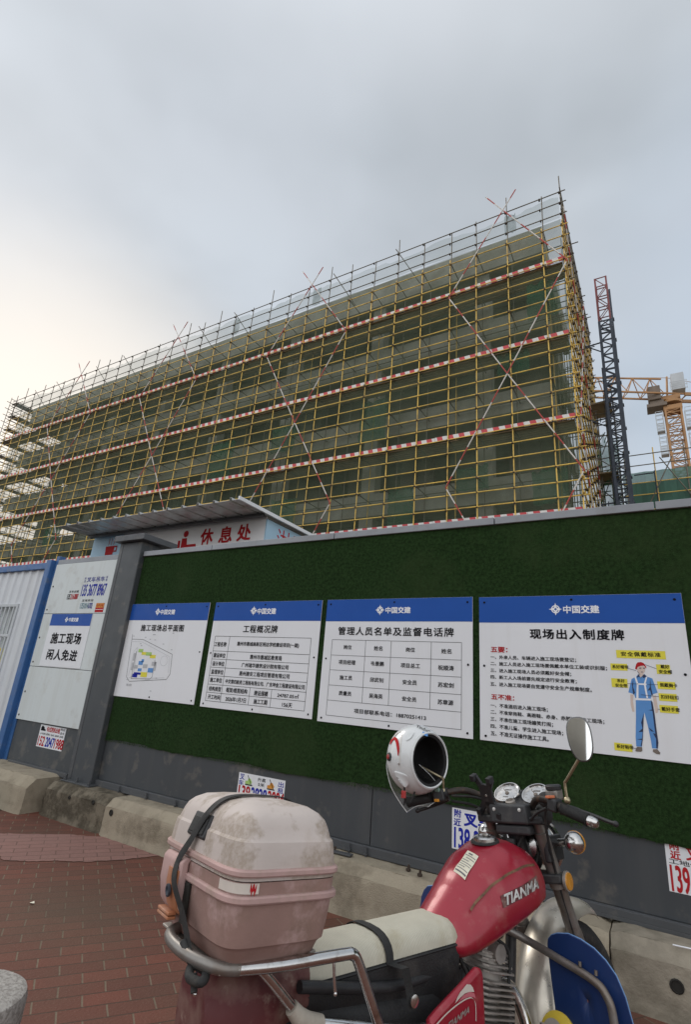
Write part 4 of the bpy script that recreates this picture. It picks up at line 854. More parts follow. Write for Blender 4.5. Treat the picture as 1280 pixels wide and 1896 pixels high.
M['cabg'] = mat('crane_cab_brown', (.16, .12, .09), .55, 0, .2, 2)
crane = thing('tower_crane', 'orange lattice tower crane with a grey winch box, behind the low netted block', 'crane', (2.95, 45.5, 0))
m_ = MB(); lattice(m_, 2.42, 3.52, 45, 46.1, 0, 25.6, .8, .07, .05); lattice(m_, 2.421, 3.519, 45.001, 46.099, 0, 25.6, 1.1, .05, .045, True); G_(m_, 'mast', 'crane', crane)
m_ = MB(); m_.box((2.30, 44.95, 25.602), (3.64, 46.2, 26.0)); m_.lathe([(.75, 0), (.75, .3), (.55, .3)], (2.97, 45.55, 26.25), n=20); m_.box((2.1, 44.95, 26.56), (3.6, 46.1, 26.9)); G_(m_, 'slewing_unit', 'crane', crane, bevel=.03)
dj = Vector((-.89, -.46, 0)); nj = Vector((.46, -.89, 0)); c0 = Vector((2.97, 45.55, 0))
m_ = MB(); n = 9
def J(s, t, z): return c0 + dj * s + nj * t + Vector((0, 0, z))
m_.bar(J(.6, 0, 28.75), J(14, 0, 28.5), .11, .11)
for t in (-.5, .5): m_.bar(J(-.8, t, 27.05), J(14, t, 26.95), .11, .13)
for i in range(n):
    s0, s1 = .8 + 1.45 * i, .8 + 1.45 * (i + 1)
    for t in (-.5, .5): m_.bar(J(s0, t, 27.05), J((s0 + s1) / 2, 0, 28.7), .06, .06); m_.bar(J((s0 + s1) / 2, 0, 28.7), J(s1, t, 27.05), .06, .06)
    m_.bar(J(s0, -.5, 27.0), J(s0, .5, 27.0), .05, .05)
G_(m_, 'jib', 'crane', crane)
m_ = MB()
for t in (-.55, .55): m_.bar(J(-.8, t, 27.0), J(-9, t, 27.15), .14, .28)
for i in range(7): m_.bar(J(-1 - 1.2 * i, -.55, 27.0), J(-1 - 1.2 * i, .55, 27.0), .08, .08)
m_.bar(J(.3, 0, 26.9), J(.1, 0, 29.0), .12, .12); m_.bar(J(.1, 0, 28.9), J(-9, 0, 27.3), .03, .03); m_.bar(J(.1, 0, 28.9), J(5, 0, 28.7), .03, .03)
G_(m_, 'counter_jib', 'crane', crane)
m_ = MB(); m_.box((3.12, 45.0, 27.35), (4.05, 46.0, 28.9)); G_(m_, 'winch_box', 'cranec', crane, bevel=.03)
m_ = MB()
for a in ((3.0, 44.8), (4.15, 44.8)):
    m_.bar((a[0], a[1], 27.2), (a[0], a[1], 28.0), .04, .04)
for z in (27.25, 27.6, 27.98): m_.bar((3.0, 44.8, z), (4.2, 44.8, z), .035, .035)
G_(m_, 'guard_rail', 'cranec', crane)
m_ = MB(); m_.box((1.30, 44.6, 26.55), (2.25, 45.6, 27.85)); co = G_(m_, 'cab', 'cabg', crane, bevel=.06)
m_ = MB(); m_.box((1.40, 44.57, 26.85), (2.15, 44.595, 27.65)); m_.box((1.275, 44.7, 26.85), (1.297, 45.4, 27.65)); o = m_.build('cab_window', 'dark', co); o.matrix_parent_inverse = Matrix.Translation(-crane.location)
m_ = MB(); m_.box((1.15, 44.7, 25.95), (2.6, 46.0, 26.25)); m_.box((1.4, 44.8, 26.25), (2.4, 45.8, 26.548)); G_(m_, 'cab_platform', 'cabg', crane)
for (x, z) in ((1.95, 24.6), (2.0, 22.5), (4.0, 24.6), (4.05, 22.5)):
    m_ = MB()
    for dx in (-.25, .25):
        for dy in (-.3, .3): m_.bar((x + dx, 45.2 + dy, z - .9), (x + dx, 45.2 + dy, z + .9), .04, .04)
    for dz in (-.9, -.4, .1, .5, .9):
        for dy in (-.3, .3): m_.bar((x - .25, 45.2 + dy, z + dz), (x + .25, 45.2 + dy, z + dz), .035, .035)
    for k in range(6): m_.bar((x - .25, 44.9, z - .85 + .12 * k), (x + .25, 44.9, z - .85 + .12 * k), .05, .04)
    m_.box((x - .27, 44.87, z - .94), (x + .27, 45.53, z - .9)); G_(m_, 'climbing_cage', 'cranec', crane)

low = thing('netted_building', 'low block wrapped in blue-green net with yellow tubes, at the right below the crane', 'building', (4, 27, 0))
m_ = MB(); m_.box((-.4, 26.6, 0), (14, 38, 12.0)); G_(m_, 'concrete_frame', 'cast', low)
for z in (3.6, 7.2, 10.6):
    m_ = MB(); m_.box((-.42, 26.45, z), (14.02, 26.598, z + .5)); G_(m_, 'floor_edge', 'cast', low)
lsc = thing('low_scaffolding', 'short stretch of yellow scaffolding with guard rails in front of the low netted block', 'scaffolding', (4, 26, 0))
for i in range(12):
    x = -.55 + 1.22 * i; m_ = MB(); m_.cyl((x, 25.95, 0), (x, 25.95, 13.2 + tr.uniform(.1, .4)), .026, 7); G_(m_, 'pole', 'poley' if i % 2 else 'poled', lsc, smooth=60)
for z in [11.15 - .75 * k for k in range(8)] + [11.75]: m_ = MB(); m_.cyl((-.9, 25.9, z), (13.5, 25.9, z), .025, 7); G_(m_, 'ledger', 'poley', lsc, smooth=60)
for z in (12.65, 13.2): m_ = MB(); m_.cyl((-.9, 25.92, z), (13.5, 25.92, z), .025, 7); G_(m_, 'guard_rail', 'poled', lsc, smooth=60)
for xc in (1.15, 4.8):
    for s in (-1, 1): m_ = MB(); m_.cyl((xc - .25 * s, 25.86 - .03 * s, 12.9), (xc + 1.5 * s, 25.86 - .03 * s, 9.4), .025, 7); G_(m_, 'brace', 'poled', lsc, smooth=60)
g = [[Vector((-.7 + 14.2 * i / 60, 26.05 + .04 * math.sin(i * 1.9 + j), .5 + 11.85 * j / 10)) for i in range(61)] for j in range(11)]
m_ = MB(); m_.sheet(g); G_(m_, 'net', 'netlow', lsc, fix=False)
# lamp bracket standing near the hoist
m_ = MB(); m_.tube(catmull([(.62, 25.6, 9), (.62, 25.6, 11.9), (.55, 25.6, 12.05), (-.2, 25.5, 12.0)], 6), .03, 6); o = m_.build('bracket_pipe', 'dark', smooth=60); tag(o, 'bent grey pipe bracket standing right of the hoist mast', 'pipe')

# ================================================================ MOTORCYCLE
M['red'] = mat('faded_red_paint', (.30, .012, .028), .36, .15, .12, 3, dirt=((.36, .12, .11), .22, 9), coat=.3, patch=((.42, .16, .15), .35, 30, .66))
M['redd'] = mat('dusty_dark_red_plastic', (.10, .018, .02), .6, 0, .2, 5, dirt=((.24, .15, .12), .35, 9), patch=((.30, .22, .18), .6, 16, .62))
M['chrome'] = mat('worn_chrome', (.62, .61, .60), .22, 1.0, .08, 8, dirt=((.26, .22, .18), .28, 26))
M['fork'] = mat('dull_grey_fork', (.23, .215, .20), .42, .6, .15, 8, dirt=((.16, .12, .09), .4, 14))
M['alu'] = mat('oxidised_aluminium', (.38, .35, .32), .55, .55, .18, 14, dirt=((.13, .10, .075), .35, 12))
M['blk'] = mat('black_plastic', (.020, .020, .022), .5, 0, .2, 12, dirt=((.07, .065, .06), .18, 20))
M['rub'] = mat('black_rubber', (.018, .018, .018), .75, 0, .25, 12, dirt=((.08, .07, .06), .2, 16), bump=.2, bs=120)
M['vinyl'] = mat('black_seat_vinyl', (.016, .016, .017), .55, 0, .2, 8, dirt=((.06, .055, .05), .25, 8), bump=.2, bs=160)
M['barm'] = mat('dark_rusty_handlebar', (.035, .028, .024), .5, .4, .3, 24, dirt=((.16, .085, .045), .3, 30))
M['rust'] = mat('rusty_handlebar', (.20, .105, .06), .55, .5, .3, 24, dirt=((.06, .04, .03), .5, 30))
M['bluep'] = mat('blue_bucket_plastic', (.007, .030, .125), .45, 0, .12, 5, dirt=((.05, .08, .18), .2, 9))
M['bluee'] = mat('blue_cut_edge', (.16, .30, .55), .6)
M['amber'] = mat('amber_lens', (.62, .27, .03), .25, 0, .08, 20, coat=.5)
M['lensr'] = mat('red_lens', (.35, .015, .015), .3, 0, .1, 20, coat=.5)
M['glassl'] = mat('pale_lens', (.60, .62, .62), .15, 0, .05, 20, coat=.5)
M['dial'] = mat('dial_face', (.56, .57, .57), .4, 0, .06, 30)
M['yel'] = mat('yellow_plastic', (.62, .46, .04), .5, 0, .08, 12)
M['silver'] = mat('silver_badge', (.56, .54, .52), .35, .7, .12, 40, dirt=((.16, .12, .1), .3, 60))
M['paper'] = mat('cream_paper', (.66, .62, .50), .7, 0, .06, 60)
M['decal'] = mat('cream_decal', (.62, .56, .50), .55, 0, .06, 20)
M['decalr'] = mat('pink_decal', (.52, .14, .17), .55, 0, .06, 20)
M['tape'] = mat('dirty_tape', (.42, .38, .32), .85, 0, .12, 20, bump=.4, bs=60, dirt=((.25, .2, .16), .3, 14))
M['mirror'] = mat('mirror_glass', (.85, .86, .86), .03, 1.0, .0, 3)
M['mirror'].node_tree.nodes['Principled BSDF'].inputs['Roughness'].links and M['mirror'].node_tree.links.remove(M['mirror'].node_tree.nodes['Principled BSDF'].inputs['Roughness'].links[0])
M['mirror'].node_tree.nodes['Principled BSDF'].inputs['Roughness'].default_value = .02
def clothmat():
    m = mat('beige_seat_mesh', (.50, .475, .39), .85, 0, .10, 9, dirt=((.36, .31, .20), .22, 7), spec=.15); t = m.node_tree; b = t.nodes['Principled BSDF']
    tcn = t.nodes.new('ShaderNodeTexCoord'); h = None
    for rot in (.35, -.35 + math.pi / 2):
        mp = t.nodes.new('ShaderNodeMapping'); mp.inputs['Rotation'].default_value = (0, 0, rot); t.links.new(tcn.outputs['Object'], mp.inputs[0])
        wv = t.nodes.new('ShaderNodeTexWave'); wv.inputs['Scale'].default_value = 78; wv.inputs['Distortion'].default_value = .4; t.links.new(mp.outputs[0], wv.inputs[0])
        if h is None: h = wv.outputs['Fac']
        else:
            q = t.nodes.new('ShaderNodeMath'); q.operation = 'MULTIPLY'; t.links.new(h, q.inputs[0]); t.links.new(wv.outputs['Fac'], q.inputs[1]); h = q.outputs[0]
    bp = t.nodes.new('ShaderNodeBump'); bp.inputs['Strength'].default_value = .35; bp.inputs['Distance'].default_value = .002; t.links.new(h, bp.inputs['Height']); t.links.new(bp.outputs[0], b.inputs['Normal'])
    return m
M['cloth'] = clothmat()
LEAN, YAW, ST = .077, 1.1646, .1775
bike = thing('motorcycle', 'red motorcycle with a beige seat and blue leg shields, parked facing the hoarding', 'motorcycle')
bike.matrix_world = Matrix.Translation((-.625, 1.851, 0)) @ Matrix.Rotation(YAW, 4, 'Z') @ Matrix.Rotation(-LEAN, 4, 'X')
BM = bike.matrix_world.copy()
AX = Vector((-math.sin(.45), 0, math.cos(.45))).normalized(); AO = Vector((.40, 0, .98)); SR = Matrix.Rotation(ST, 3, AX)
def steer(p): return AO + SR @ (Vector(p) - AO)
def K(mb_, name, m, par=None, **k): return mb_.build(name, m, par if par is not None else bike, **k)
def SM(): return MB(steer)
def lerp_table(T, x):
    if x <= T[0][0]: return T[0][1:]
    for a, b in zip(T, T[1:]):
        if x <= b[0]:
            t = (x - a[0]) / (b[0] - a[0]); t = t * t * (3 - 2 * t) * .35 + t * .65
            return tuple(p + (q - p) * t for p, q in zip(a[1:], b[1:]))
    return T[-1][1:]
# --- fuel tank: x, half width, top, bottom
TT = [(-.062, .080, .774, .705), (-.045, .102, .790, .690), (-.02, .114, .812, .680), (.03, .124, .850, .680), (.09, .135, .895, .692), (.16, .145, .934, .711), (.23, .152, .957, .731), (.30, .152, .956, .752), (.35, .143, .938, .770), (.385, .118, .911, .788), (.402, .07, .880, .81)]
TP, TQ = 2.45, 1.9
def tring(x, n=40):
    w_, t, b = lerp_table(TT, x); zm = b + .36 * (t - b); r = []
    for j in range(n):
        a = 2 * math.pi * j / n; c, s = math.cos(a), math.sin(a)
        y = w_ * math.copysign(abs(c) ** (2 / TP), c)
        z = zm + (t - zm) * abs(s) ** (2 / TQ) if s > 0 else zm - (zm - b) * abs(s) ** (2 / 3.6)
        if z > zm: y *= 1 - .38 * min(1, max(0, (.14 - x) / .17)) * ((z - zm) / (t - zm)) ** 1.0
        r.append(Vector((x, y, z)))
    return r
def tank_z(x, y):
    w_, t, b = lerp_table(TT, x); zm = b + .36 * (t - b); c = min(1, abs(y) / w_) ** (TP / 2)
    return zm + (t - zm) * max(0, 1 - c * c) ** (.5 * 2 / TQ)
def tank_y(x, z):
    w_, t, b = lerp_table(TT, x); zm = b + .36 * (t - b)
    s = min(1, (z - zm) / (t - zm)) ** (TQ / 2) if z > zm else min(1, (zm - z) / (zm - b)) ** (3.6 / 2)
    return w_ * max(0, 1 - s * s) ** (.5 * 2 / TP)
m_ = MB(); m_.loft([tring(-.062 + .464 * i / 36) for i in range(37)]); tank = K(m_, 'fuel_tank', 'red', smooth=50)
m_ = MB(); cz = tank_z(.227, 0); m_.lathe([(.0, .014), (.020, .014), (.022, .0165), (.034, .015), (.040, .011), (.041, -.004)], (.227, 0, cz - .002), (-.10, 0, 1), 28); fc = K(m_, 'fuel_cap', 'chrome', tank, smooth=40)
m_ = MB(); m_.obox((.227, 0, cz + .016), (.006, .013, 0), (.004, -.002, 0), (0, 0, .003)); K(m_, 'cap_latch', 'alu', fc, bevel=.001)
m_ = MB(); m_.lathe([(.050, -.004), (.048, .0015), (.040, .002)], (.227, 0, cz - .002), (-.10, 0, 1), 28); K(m_, 'cap_seal', 'rub', tank, smooth=40)
def on_tank(x, y, off=.0012): return Vector((x, y, tank_z(x, y) + off))
lab = [(.10, -.012), (.125, -.072), (.185, -.055), (.165, .002)]      # paper notice corners on the tank top
lab = [(.148, .012), (.140, -.042), (.058, -.050), (.066, .006)]
def lq(s, t): 
    a = [lab[0][i] + (lab[1][i] - lab[0][i]) * s for i in (0, 1)]; b = [lab[3][i] + (lab[2][i] - lab[3][i]) * s for i in (0, 1)]
    return a[0] + (b[0] - a[0]) * t, a[1] + (b[1] - a[1]) * t
m_ = MB(); m_.sheet([[on_tank(*lq(i / 8, j / 8)) for i in range(9)] for j in range(9)]); tl = K(m_, 'paper_label', 'paper', tank, fix=False, smooth=180)
m_ = MB()
for k in range(9):
    t0 = .08 + .1 * k; s1 = .95 if k % 3 else .6; s0 = .25 if k in (0, 2) else .06
    m_.sheet([[on_tank(*lq(s0 + (s1 - s0) * i / 6, t0 + dt), .0018) for i in range(7)] for dt in (0, .025 if k not in (0, 8) else .05)])
K(m_, 'label_print', 'inkl', tl, fix=False)
def tank_text(s, x0, x1, z0, z1, hgt, m, name, bold):
    vs, fs = glyphs(s); mm = MB()
    for k, (ox, oz) in enumerate(((-bold, -bold), (bold, -bold), (bold, bold), (-bold, bold))):
        P = []
        for a, b in vs:
            t = a + .5; x = x0 + (x1 - x0) * t + b * hgt * .28 + ox; z = z0 + (z1 - z0) * t + b * hgt + oz
            P.append((x, -tank_y(x, z) - .0022 - .0003 * k, z))
        mm.add(P, fs)
    K(mm, name, m, tank, fix=False)
m_ = MB()      # raised plate under the badge letters
pl = [[Vector((x, -tank_y(x, z) - .0012, z)) for x in [.128 + .178 * i / 10 for i in range(11)] for z in [.803 + .038 * (x - .128) / .178 + .030 * j]] for j in (0, 1)]
m_.sheet(pl); K(m_, 'badge_plate', 'redd', tank, fix=False)
tank_text('TIANMA', .137, .302, .822, .852, .026, 'silver', 'tank_badge', .0012)
m_ = MB(); st_ = [(.02, .80), (.07, .832), (.13, .862), (.20, .884), (.27, .895), (.325, .893)]
cp = catmull([(a, 0, b) for a, b in st_], 5)
m_.sheet([[Vector((p.x, -tank_y(p.x, p.z + d) - .0012, p.z + d)) for p in cp] for d in (0, .006)]); K(m_, 'pinstripe', 'rust', tank, fix=False)
# --- seat
SS = [(-.035, .096, .785, .728), (-.08, .110, .793, .724), (-.16, .120, .800, .730), (-.26, .131, .820, .755), (-.36, .139, .848, .784), (-.46, .143, .867, .802), (-.60, .143, .876, .812)]
def sring(x, off=0.0, n=13):
    w_, t, sm = lerp_table(SS, x); r = []
    for j in range(n):
        a = math.pi * j / (n - 1); c = math.cos(a)
        r.append(Vector((x, (w_ + off) * math.copysign(abs(c) ** (2 / 2.8), c), sm + (t - sm + off) * math.sin(a) ** (2 / 2.4))))
    return r
def sbase(x):
    w_, t, sm = lerp_table(SS, x); b = .605 + .04 * max(0, (-x - .18) / .42)
    return [Vector((x, w_ + .001, sm + .004)), Vector((x, w_ + .003, sm - .02)), Vector((x, w_ * .98, (sm + b) / 2)), Vector((x, w_ * .90, b)), Vector((x, -w_ * .90, b)), Vector((x, -w_ * .98, (sm + b) / 2)), Vector((x, -w_ - .003, sm - .02)), Vector((x, -w_ - .001, sm + .004)), Vector((x, 0, sm + .01))]
xsn = [-.035 - .542 * i / 26 for i in range(27)]
m_ = MB(); m_.loft([sbase(x) for x in xsn]); seat = K(m_, 'seat', 'vinyl', smooth=60)
m_ = MB(); m_.loft([[Vector((-.022, p.y * .8, p.z - .004)) for p in sring(-.035)]] + [sring(x) for x in xsn]); K(m_, 'seat_cover', 'cloth', seat, smooth=60)
m_ = MB()
for sgn in (-1, 1): m_.tube([Vector((x, sgn * (lerp_table(SS, x)[0] + .002), lerp_table(SS, x)[2] - .001)) for x in xsn], .003, 6)
K(m_, 'seat_piping', 'vinyl', seat, smooth=60)
xs0 = -.305; pts = [Vector((xs0, .135, .70))] + [p for p in sring(xs0, .004)] + [Vector((-.285, -.138, .725)), Vector((-.272, -.137, .68)), Vector((-.258, -.135, .635))]
m_ = MB(); m_.sheet([[p + Vector((d, 0, 0)) for p in pts] for d in (-.013, .013)], t=(.0, 0, .0015)); strap = K(m_, 'seat_strap', 'rub', seat, smooth=60)
m_ = MB(); m_.lathe([(.014, 0), (.014, .006), (.006, .008)], (-.258, -.137, .655), (0, -1, 0), 14); K(m_, 'strap_stud', 'chrome', strap, smooth=40)
# --- side cover
def plate(P, y0, y1, name, m, par=None, bevel=.006):
    mm = MB(); mm.prism([(x, y0, z) for x, z in P], (0, y1 - y0, 0)); return K(mm, name, m, par, bevel=bevel, seg=3, smooth=40)
SC = [(-.016, .672), (-.022, .690), (-.040, .692), (-.10, .668), (-.20, .632), (-.232, .618), (-.228, .56), (-.20, .48), (-.06, .44), (-.022, .50), (-.018, .58)]
sco = plate(SC, -.148, -.172, 'side_cover', 'red', None, .010); plate(SC, .148, .172, 'side_cover', 'red', None, .010)
def decal(P, y, m, name):
    mm = MB(); mm.add([(a, y, b) for a, b in P], [tuple(range(len(P)))]); K(mm, name, m, sco, fix=False)
decal([(-.091, .668), (-.075, .664), (-.067, .656), (-.062, .646), (-.081, .650), (-.101, .650), (-.122, .644), (-.14, .637), (-.13, .648), (-.119, .656)], -.1728, 'decal', 'stripe_decal')
decal([(-.080, .650), (-.062, .643), (-.058, .631), (-.070, .637), (-.088, .6405), (-.108, .640), (-.128, .638), (-.106, .648)], -.1731, 'decalr', 'stripe_decal')
mm = MB(); cp = catmull([(-.222, 0, .606), (-.178, 0, .622), (-.139, 0, .632), (-.108, 0, .637), (-.086, 0, .638), (-.072, 0, .635), (-.062, 0, .625), (-.060, 0, .61), (-.062, 0, .585)], 4)
mm.sheet([[Vector((p.x + d, -.1733, p.z - d)) for p in cp] for d in (-.0012, .0016)]); K(mm, 'stripe_decal', 'decal', sco, fix=False)
vs, fs = glyphs('TIANMA'); mm = MB()
for k, (ox, oz) in enumerate(((-.0008, -.0008), (.0008, .0008))): mm.add([(-.128 + a * .085 + b * .005 + ox, -.1736 - .0002 * k, .606 + a * .018 + b * .014 + oz) for a, b in vs], fs)
K(mm, 'side_badge', 'silver', sco, fix=False)
# --- rack and rear rails
rack = None
for s in (-1, 1):
    rk = [(-.425, s * .198, .66), (-.462, s * .2, .73), (-.495, s * .2, .795), (-.512, s * .2, .810), (-.54, s * .2, .814), (-.70, s * .192, .820), (-.80, s * .178, .826)]
    m_ = MB(); m_.tube(catmull(rk, 5), .0125, 12)
    if rack is None: rack = K(m_, 'rear_rack', 'chrome', smooth=60)
    else: K(m_, 'rack_rail', 'chrome', rack, smooth=60)
m_ = MB(); m_.tube(catmull([(-.795, -.179, .8255), (-.835, -.165, .830), (-.862, -.13, .835), (-.880, -.07, .840), (-.884, -.01, .844), (-.872, .035, .845), (-.835, .075, .840), (-.80, .12, .832), (-.795, .178, .826)], 5), .0128, 12); K(m_, 'rack_loop', 'fork', rack, smooth=60)
m_ = MB()
for x in (-.62, -.72, -.82): m_.box((x - .02, -.175, .820), (x + .02, .175, .826))
K(m_, 'rack_plate', 'alu', rack, bevel=.002)
for p in ((-.86, -.10, .83), (-.565, -.2, .805)): m_ = MB(); m_.tube([(p[0], p[1], p[2]), (p[0], p[1] - .004, p[2] - .03), (p[0] + .004, p[1] - .004, p[2] - .055)], .0035, 6); m_.ell((p[0] + .004, p[1] - .004, p[2] - .057), (.005, .005, .005), 8, 6); K(m_, 'rack_hook', 'chrome', rack, smooth=60)
for s in (-1, 1):
    m_ = MB(); m_.tube(catmull([(-.74, s * .155, .815), (-.70, s * .15, .78), (-.63, s * .14, .715), (-.60, s * .14, .688)], 5), .0115, 10); m_.tube(catmull([(-.60, s * .14, .688), (-.56, s * .145, .677), (-.30, s * .165, .615), (-.15, s * .12, .58)], 4), .0115, 10); K(m_, 'sub_rail', 'chrome', smooth=60)
m_ = MB(); m_.tube([(-.635, -.14, .718), (-.615, -.14, .698), (-.592, -.142, .684), (-.555, -.146, .675)], [.016, .019, .020, .017], 14); K(m_, 'tape_wrap', 'tape', smooth=60)
# --- tail, rear fender and lamp
def rr_ring(x, hw, z0, z1, p=3.2, n=24, fx=0.0):
    zc, hh = (z0 + z1) / 2, (z1 - z0) / 2; r = []
    for j in range(n):
        a = 2 * math.pi * j / n; c, s = math.cos(a), math.sin(a)
        r.append(Vector((x - fx * s, hw * math.copysign(abs(c) ** (2 / p), c), zc + hh * math.copysign(abs(s) ** (2 / p), s))))
    return r
m_ = MB(); m_.loft([rr_ring(-.56, .10, .66, .79), rr_ring(-.66, .105, .63, .80), rr_ring(-.74, .100, .54, .80), rr_ring(-.79, .094, .50, .79), rr_ring(-.815, .080, .50, .775)]); tail = K(m_, 'tail_cowl', 'redd', smooth=50)
m_ = MB(); m_.loft([rr_ring(-.816, .06, .51, .60), rr_ring(-.85, .055, .52, .595), rr_ring(-.86, .04, .53, .585)]); K(m_, 'tail_lamp', 'lensr', tail, smooth=50)
def wheel(cx, cz, R0, sec, name, xf=None):
    mt = (lambda: MB(xf)); nn_ = 56
    def tor(R_, a, b, m2, k=12):
        vs = [(cx + (R_ + a * math.cos(2 * math.pi * j / k)) * math.cos(2 * math.pi * i / nn_), b * math.sin(2 * math.pi * j / k), cz + (R_ + a * math.cos(2 * math.pi * j / k)) * math.sin(2 * math.pi * i / nn_)) for i in range(nn_) for j in range(k)]
        return m2.add(vs, [(i * k + j, i * k + (j + 1) % k, ((i + 1) % nn_) * k + (j + 1) % k, ((i + 1) % nn_) * k + j) for i in range(nn_) for j in range(k)])
    tyre = tor(R0 - sec, sec, sec, mt())
    wo = K(tyre, name, 'rub', smooth=40)
    K(tor(R0 - 2 * sec - .004, .012, sec * .72, mt(), 8), 'rim', 'alu', wo, smooth=50)
    m2 = mt(); m2.lathe([(.03, -.075), (.065, -.07), (.07, -.03), (.035, -.02), (.035, .02), (.07, .03), (.065, .07), (.03, .075)], (cx, 0, cz), (0, 1, 0), 20); K(m2, 'hub', 'alu', wo, smooth=40)
    m2 = mt()
    for i in range(36):
        a = 2 * math.pi * i / 36; b = a + (.35 if (i // 2) % 2 else -.35); s = .03 if i % 2 else -.03
        m2.cyl((cx + .06 * math.cos(a), s, cz + .06 * math.sin(a)), (cx + (R0 - 2 * sec - .006) * math.cos(b), s * .2, cz + (R0 - 2 * sec - .006) * math.sin(b)), .0018, 5)
    K(m2, 'spokes', 'alu', wo); return wo
wheel(-.62, .295, .295, .045, 'rear_wheel')
def fender(cx, cz, R_, hw, a0, a1, name, m, xf=None, n=26, dep=.045):
    g = []
    for i in range(n + 1):
        a = a0 + (a1 - a0) * i / n; row = []; e = min(1, (i + 1) / 3, (n - i + 1) / 3)
        for j in range(9):
            u = -1 + 2 * j / 8; rr_ = R_ - dep * abs(u) ** 2.6
            row.append(Vector((cx + rr_ * math.cos(a), hw * u * (.75 + .25 * e), cz + rr_ * math.sin(a))))
        g.append(row)
    mm = MB(xf); mm.sheet(g); o = K(mm, name, m, fix=False, smooth=60); q = o.modifiers.new('solid', 'SOLIDIFY'); q.thickness = .002; return o
fender(-.62, .295, .345, .075, R(60), R(190), 'rear_fender', 'redd')
# --- frame, engine
m_ = MB()
for pts in ([(.375, 0, .95), (.345, 0, .74), (.30, 0, .50), (.25, 0, .26)], [(.37, 0, .90), (.25, 0, .80), (0, 0, .70), (-.10, 0, .66)], [(-.08, 0, .67), (-.13, 0, .50), (-.12, 0, .26)], [(.25, 0, .26), (.05, .07, .20), (-.12, .07, .22)], [(.25, 0, .26), (.05, -.07, .20), (-.12, -.07, .22)]): m_.tube(catmull(pts, 4), .018, 10)
for s in (-1, 1): m_.tube(catmull([(-.06, s * .07, .67), (-.3, s * .10, .68), (-.60, s * .115, .74)], 4), .013, 8); m_.tube(catmull([(-.12, s * .09, .30), (-.62, s * .09, .295)], 2), .018, 8)
K(m_, 'frame', 'blk', smooth=60)
m_ = MB(); m_.loft([rr_ring(-.08, .085, .46, .64), rr_ring(-.14, .105, .44, .66), rr_ring(-.40, .108, .46, .69), rr_ring(-.62, .10, .52, .72)]); K(m_, 'under_seat_cover', 'vinyl', smooth=50)
for s in (-1, 1):
    m_ = MB(); m_.cyl((-.47, s * .13, .66), (-.60, s * .13, .34), .011, 8); K(m_, 'shock_absorber', 'chrome', smooth=50)
    m_ = MB(); pts = [Vector((-.475, s * .13, .645)).lerp(Vector((-.59, s * .13, .36)), i / 110) + Vector((math.cos(i * .72) * .024, math.sin(i * .72) * .024, 0)) for i in range(111)]; m_.tube(pts, .0045, 5); K(m_, 'shock_spring', 'blk', smooth=60)
tl_ = R(14); ca = Vector((math.sin(tl_), 0, math.cos(tl_))); cb = Vector((math.cos(tl_), 0, -math.sin(tl_))); e0 = Vector((.115, 0, .40))
def finring(h, a, b, t, mm):
    c = e0 + ca * h; k = .014; P = [c + cb * u + Vector((0, v, 0)) for u, v in ((a - k, -b), (a, -b + k), (a, b - k), (a - k, b), (-a + k, b), (-a, b - k), (-a, -b + k), (-a + k, -b))]
    mm.prism(P, ca * t)
m_ = MB(); m_.cyl(e0 - ca * .02, e0 + ca * .27, .066, 18)
for i in range(15): finring(.005 + .0138 * i, .078 + .004 * math.sin(i * .26), .088, .0045, m_)
eng = K(m_, 'cylinder', 'alu', smooth=30)
m_ = MB()
for i in range(4): finring(.222 + .014 * i, .074 - .004 * i, .084 - .006 * i, .0045, m_)
m_.lathe([(.05, 0), (.052, .05), (.04, .062), (0, .065)], e0 + ca * .265, ca, 18); m_.cyl(e0 + ca * .27 + Vector((0, -.075, 0)), e0 + ca * .27 + Vector((0, .075, 0)), .026, 14); K(m_, 'cylinder_head', 'alu', smooth=40)
m_ = MB(); m_.loft([[Vector((x + .035, y, z)) for x, z in [(-.16, .30), (-.14, .24), (.0, .21), (.15, .23), (.19, .31), (.16, .39), (.05, .42), (-.12, .40)]] for y in (-.105, -.09, .09, .105)]); K(m_, 'crankcase', 'alu', bevel=.015, seg=3, smooth=40)
m_ = MB(); m_.lathe([(.105, 0), (.10, .02), (.06, .03), (0, .03)], (.12, -.106, .31), (0, -1, 0), 28); m_.lathe([(.075, 0), (.07, .025), (0, .03)], (-.03, -.106, .31), (0, -1, 0), 24); K(m_, 'clutch_cover', 'alu', smooth=40)
m_ = MB(); m_.cyl((-.06, 0, .61), (.10, 0, .60), .03, 14); m_.cyl((.02, 0, .66), (.02, 0, .54), .026, 14); m_.cyl((.02, -.035, .645), (.02, -.035, .60), .016, 10); m_.cyl((-.05, -.02, .60), (-.13, -.02, .60), .042, 14); K(m_, 'carburettor', 'blk', smooth=40)
for pts, r in (([(.03, -.03, .66), (.05, -.06, .64), (.06, -.07, .55), (.05, -.075, .46)], .004), ([(.0, -.05, .70), (.02, -.085, .62), (.015, -.09, .5)], .006), ([(.18, -.06, .70), (.22, -.075, .66), (.20, -.08, .58)], .005)):
    m_ = MB(); m_.tube(catmull(pts, 6), r, 8); K(m_, 'cable', 'rub', smooth=60)
m_ = MB(); m_.ell((.205, -.045, .735), (.03, .025, .04), 16, 10); K(m_, 'horn', 'blk', smooth=60)
m_ = MB(); m_.tube(catmull([(.20, -.02, .57), (.27, -.03, .55), (.30, -.06, .46), (.28, -.10, .30), (.18, -.13, .22), (0, -.15, .22), (-.25, -.17, .25)], 6), .019, 12); K(m_, 'exhaust_pipe', 'chrome', smooth=60)
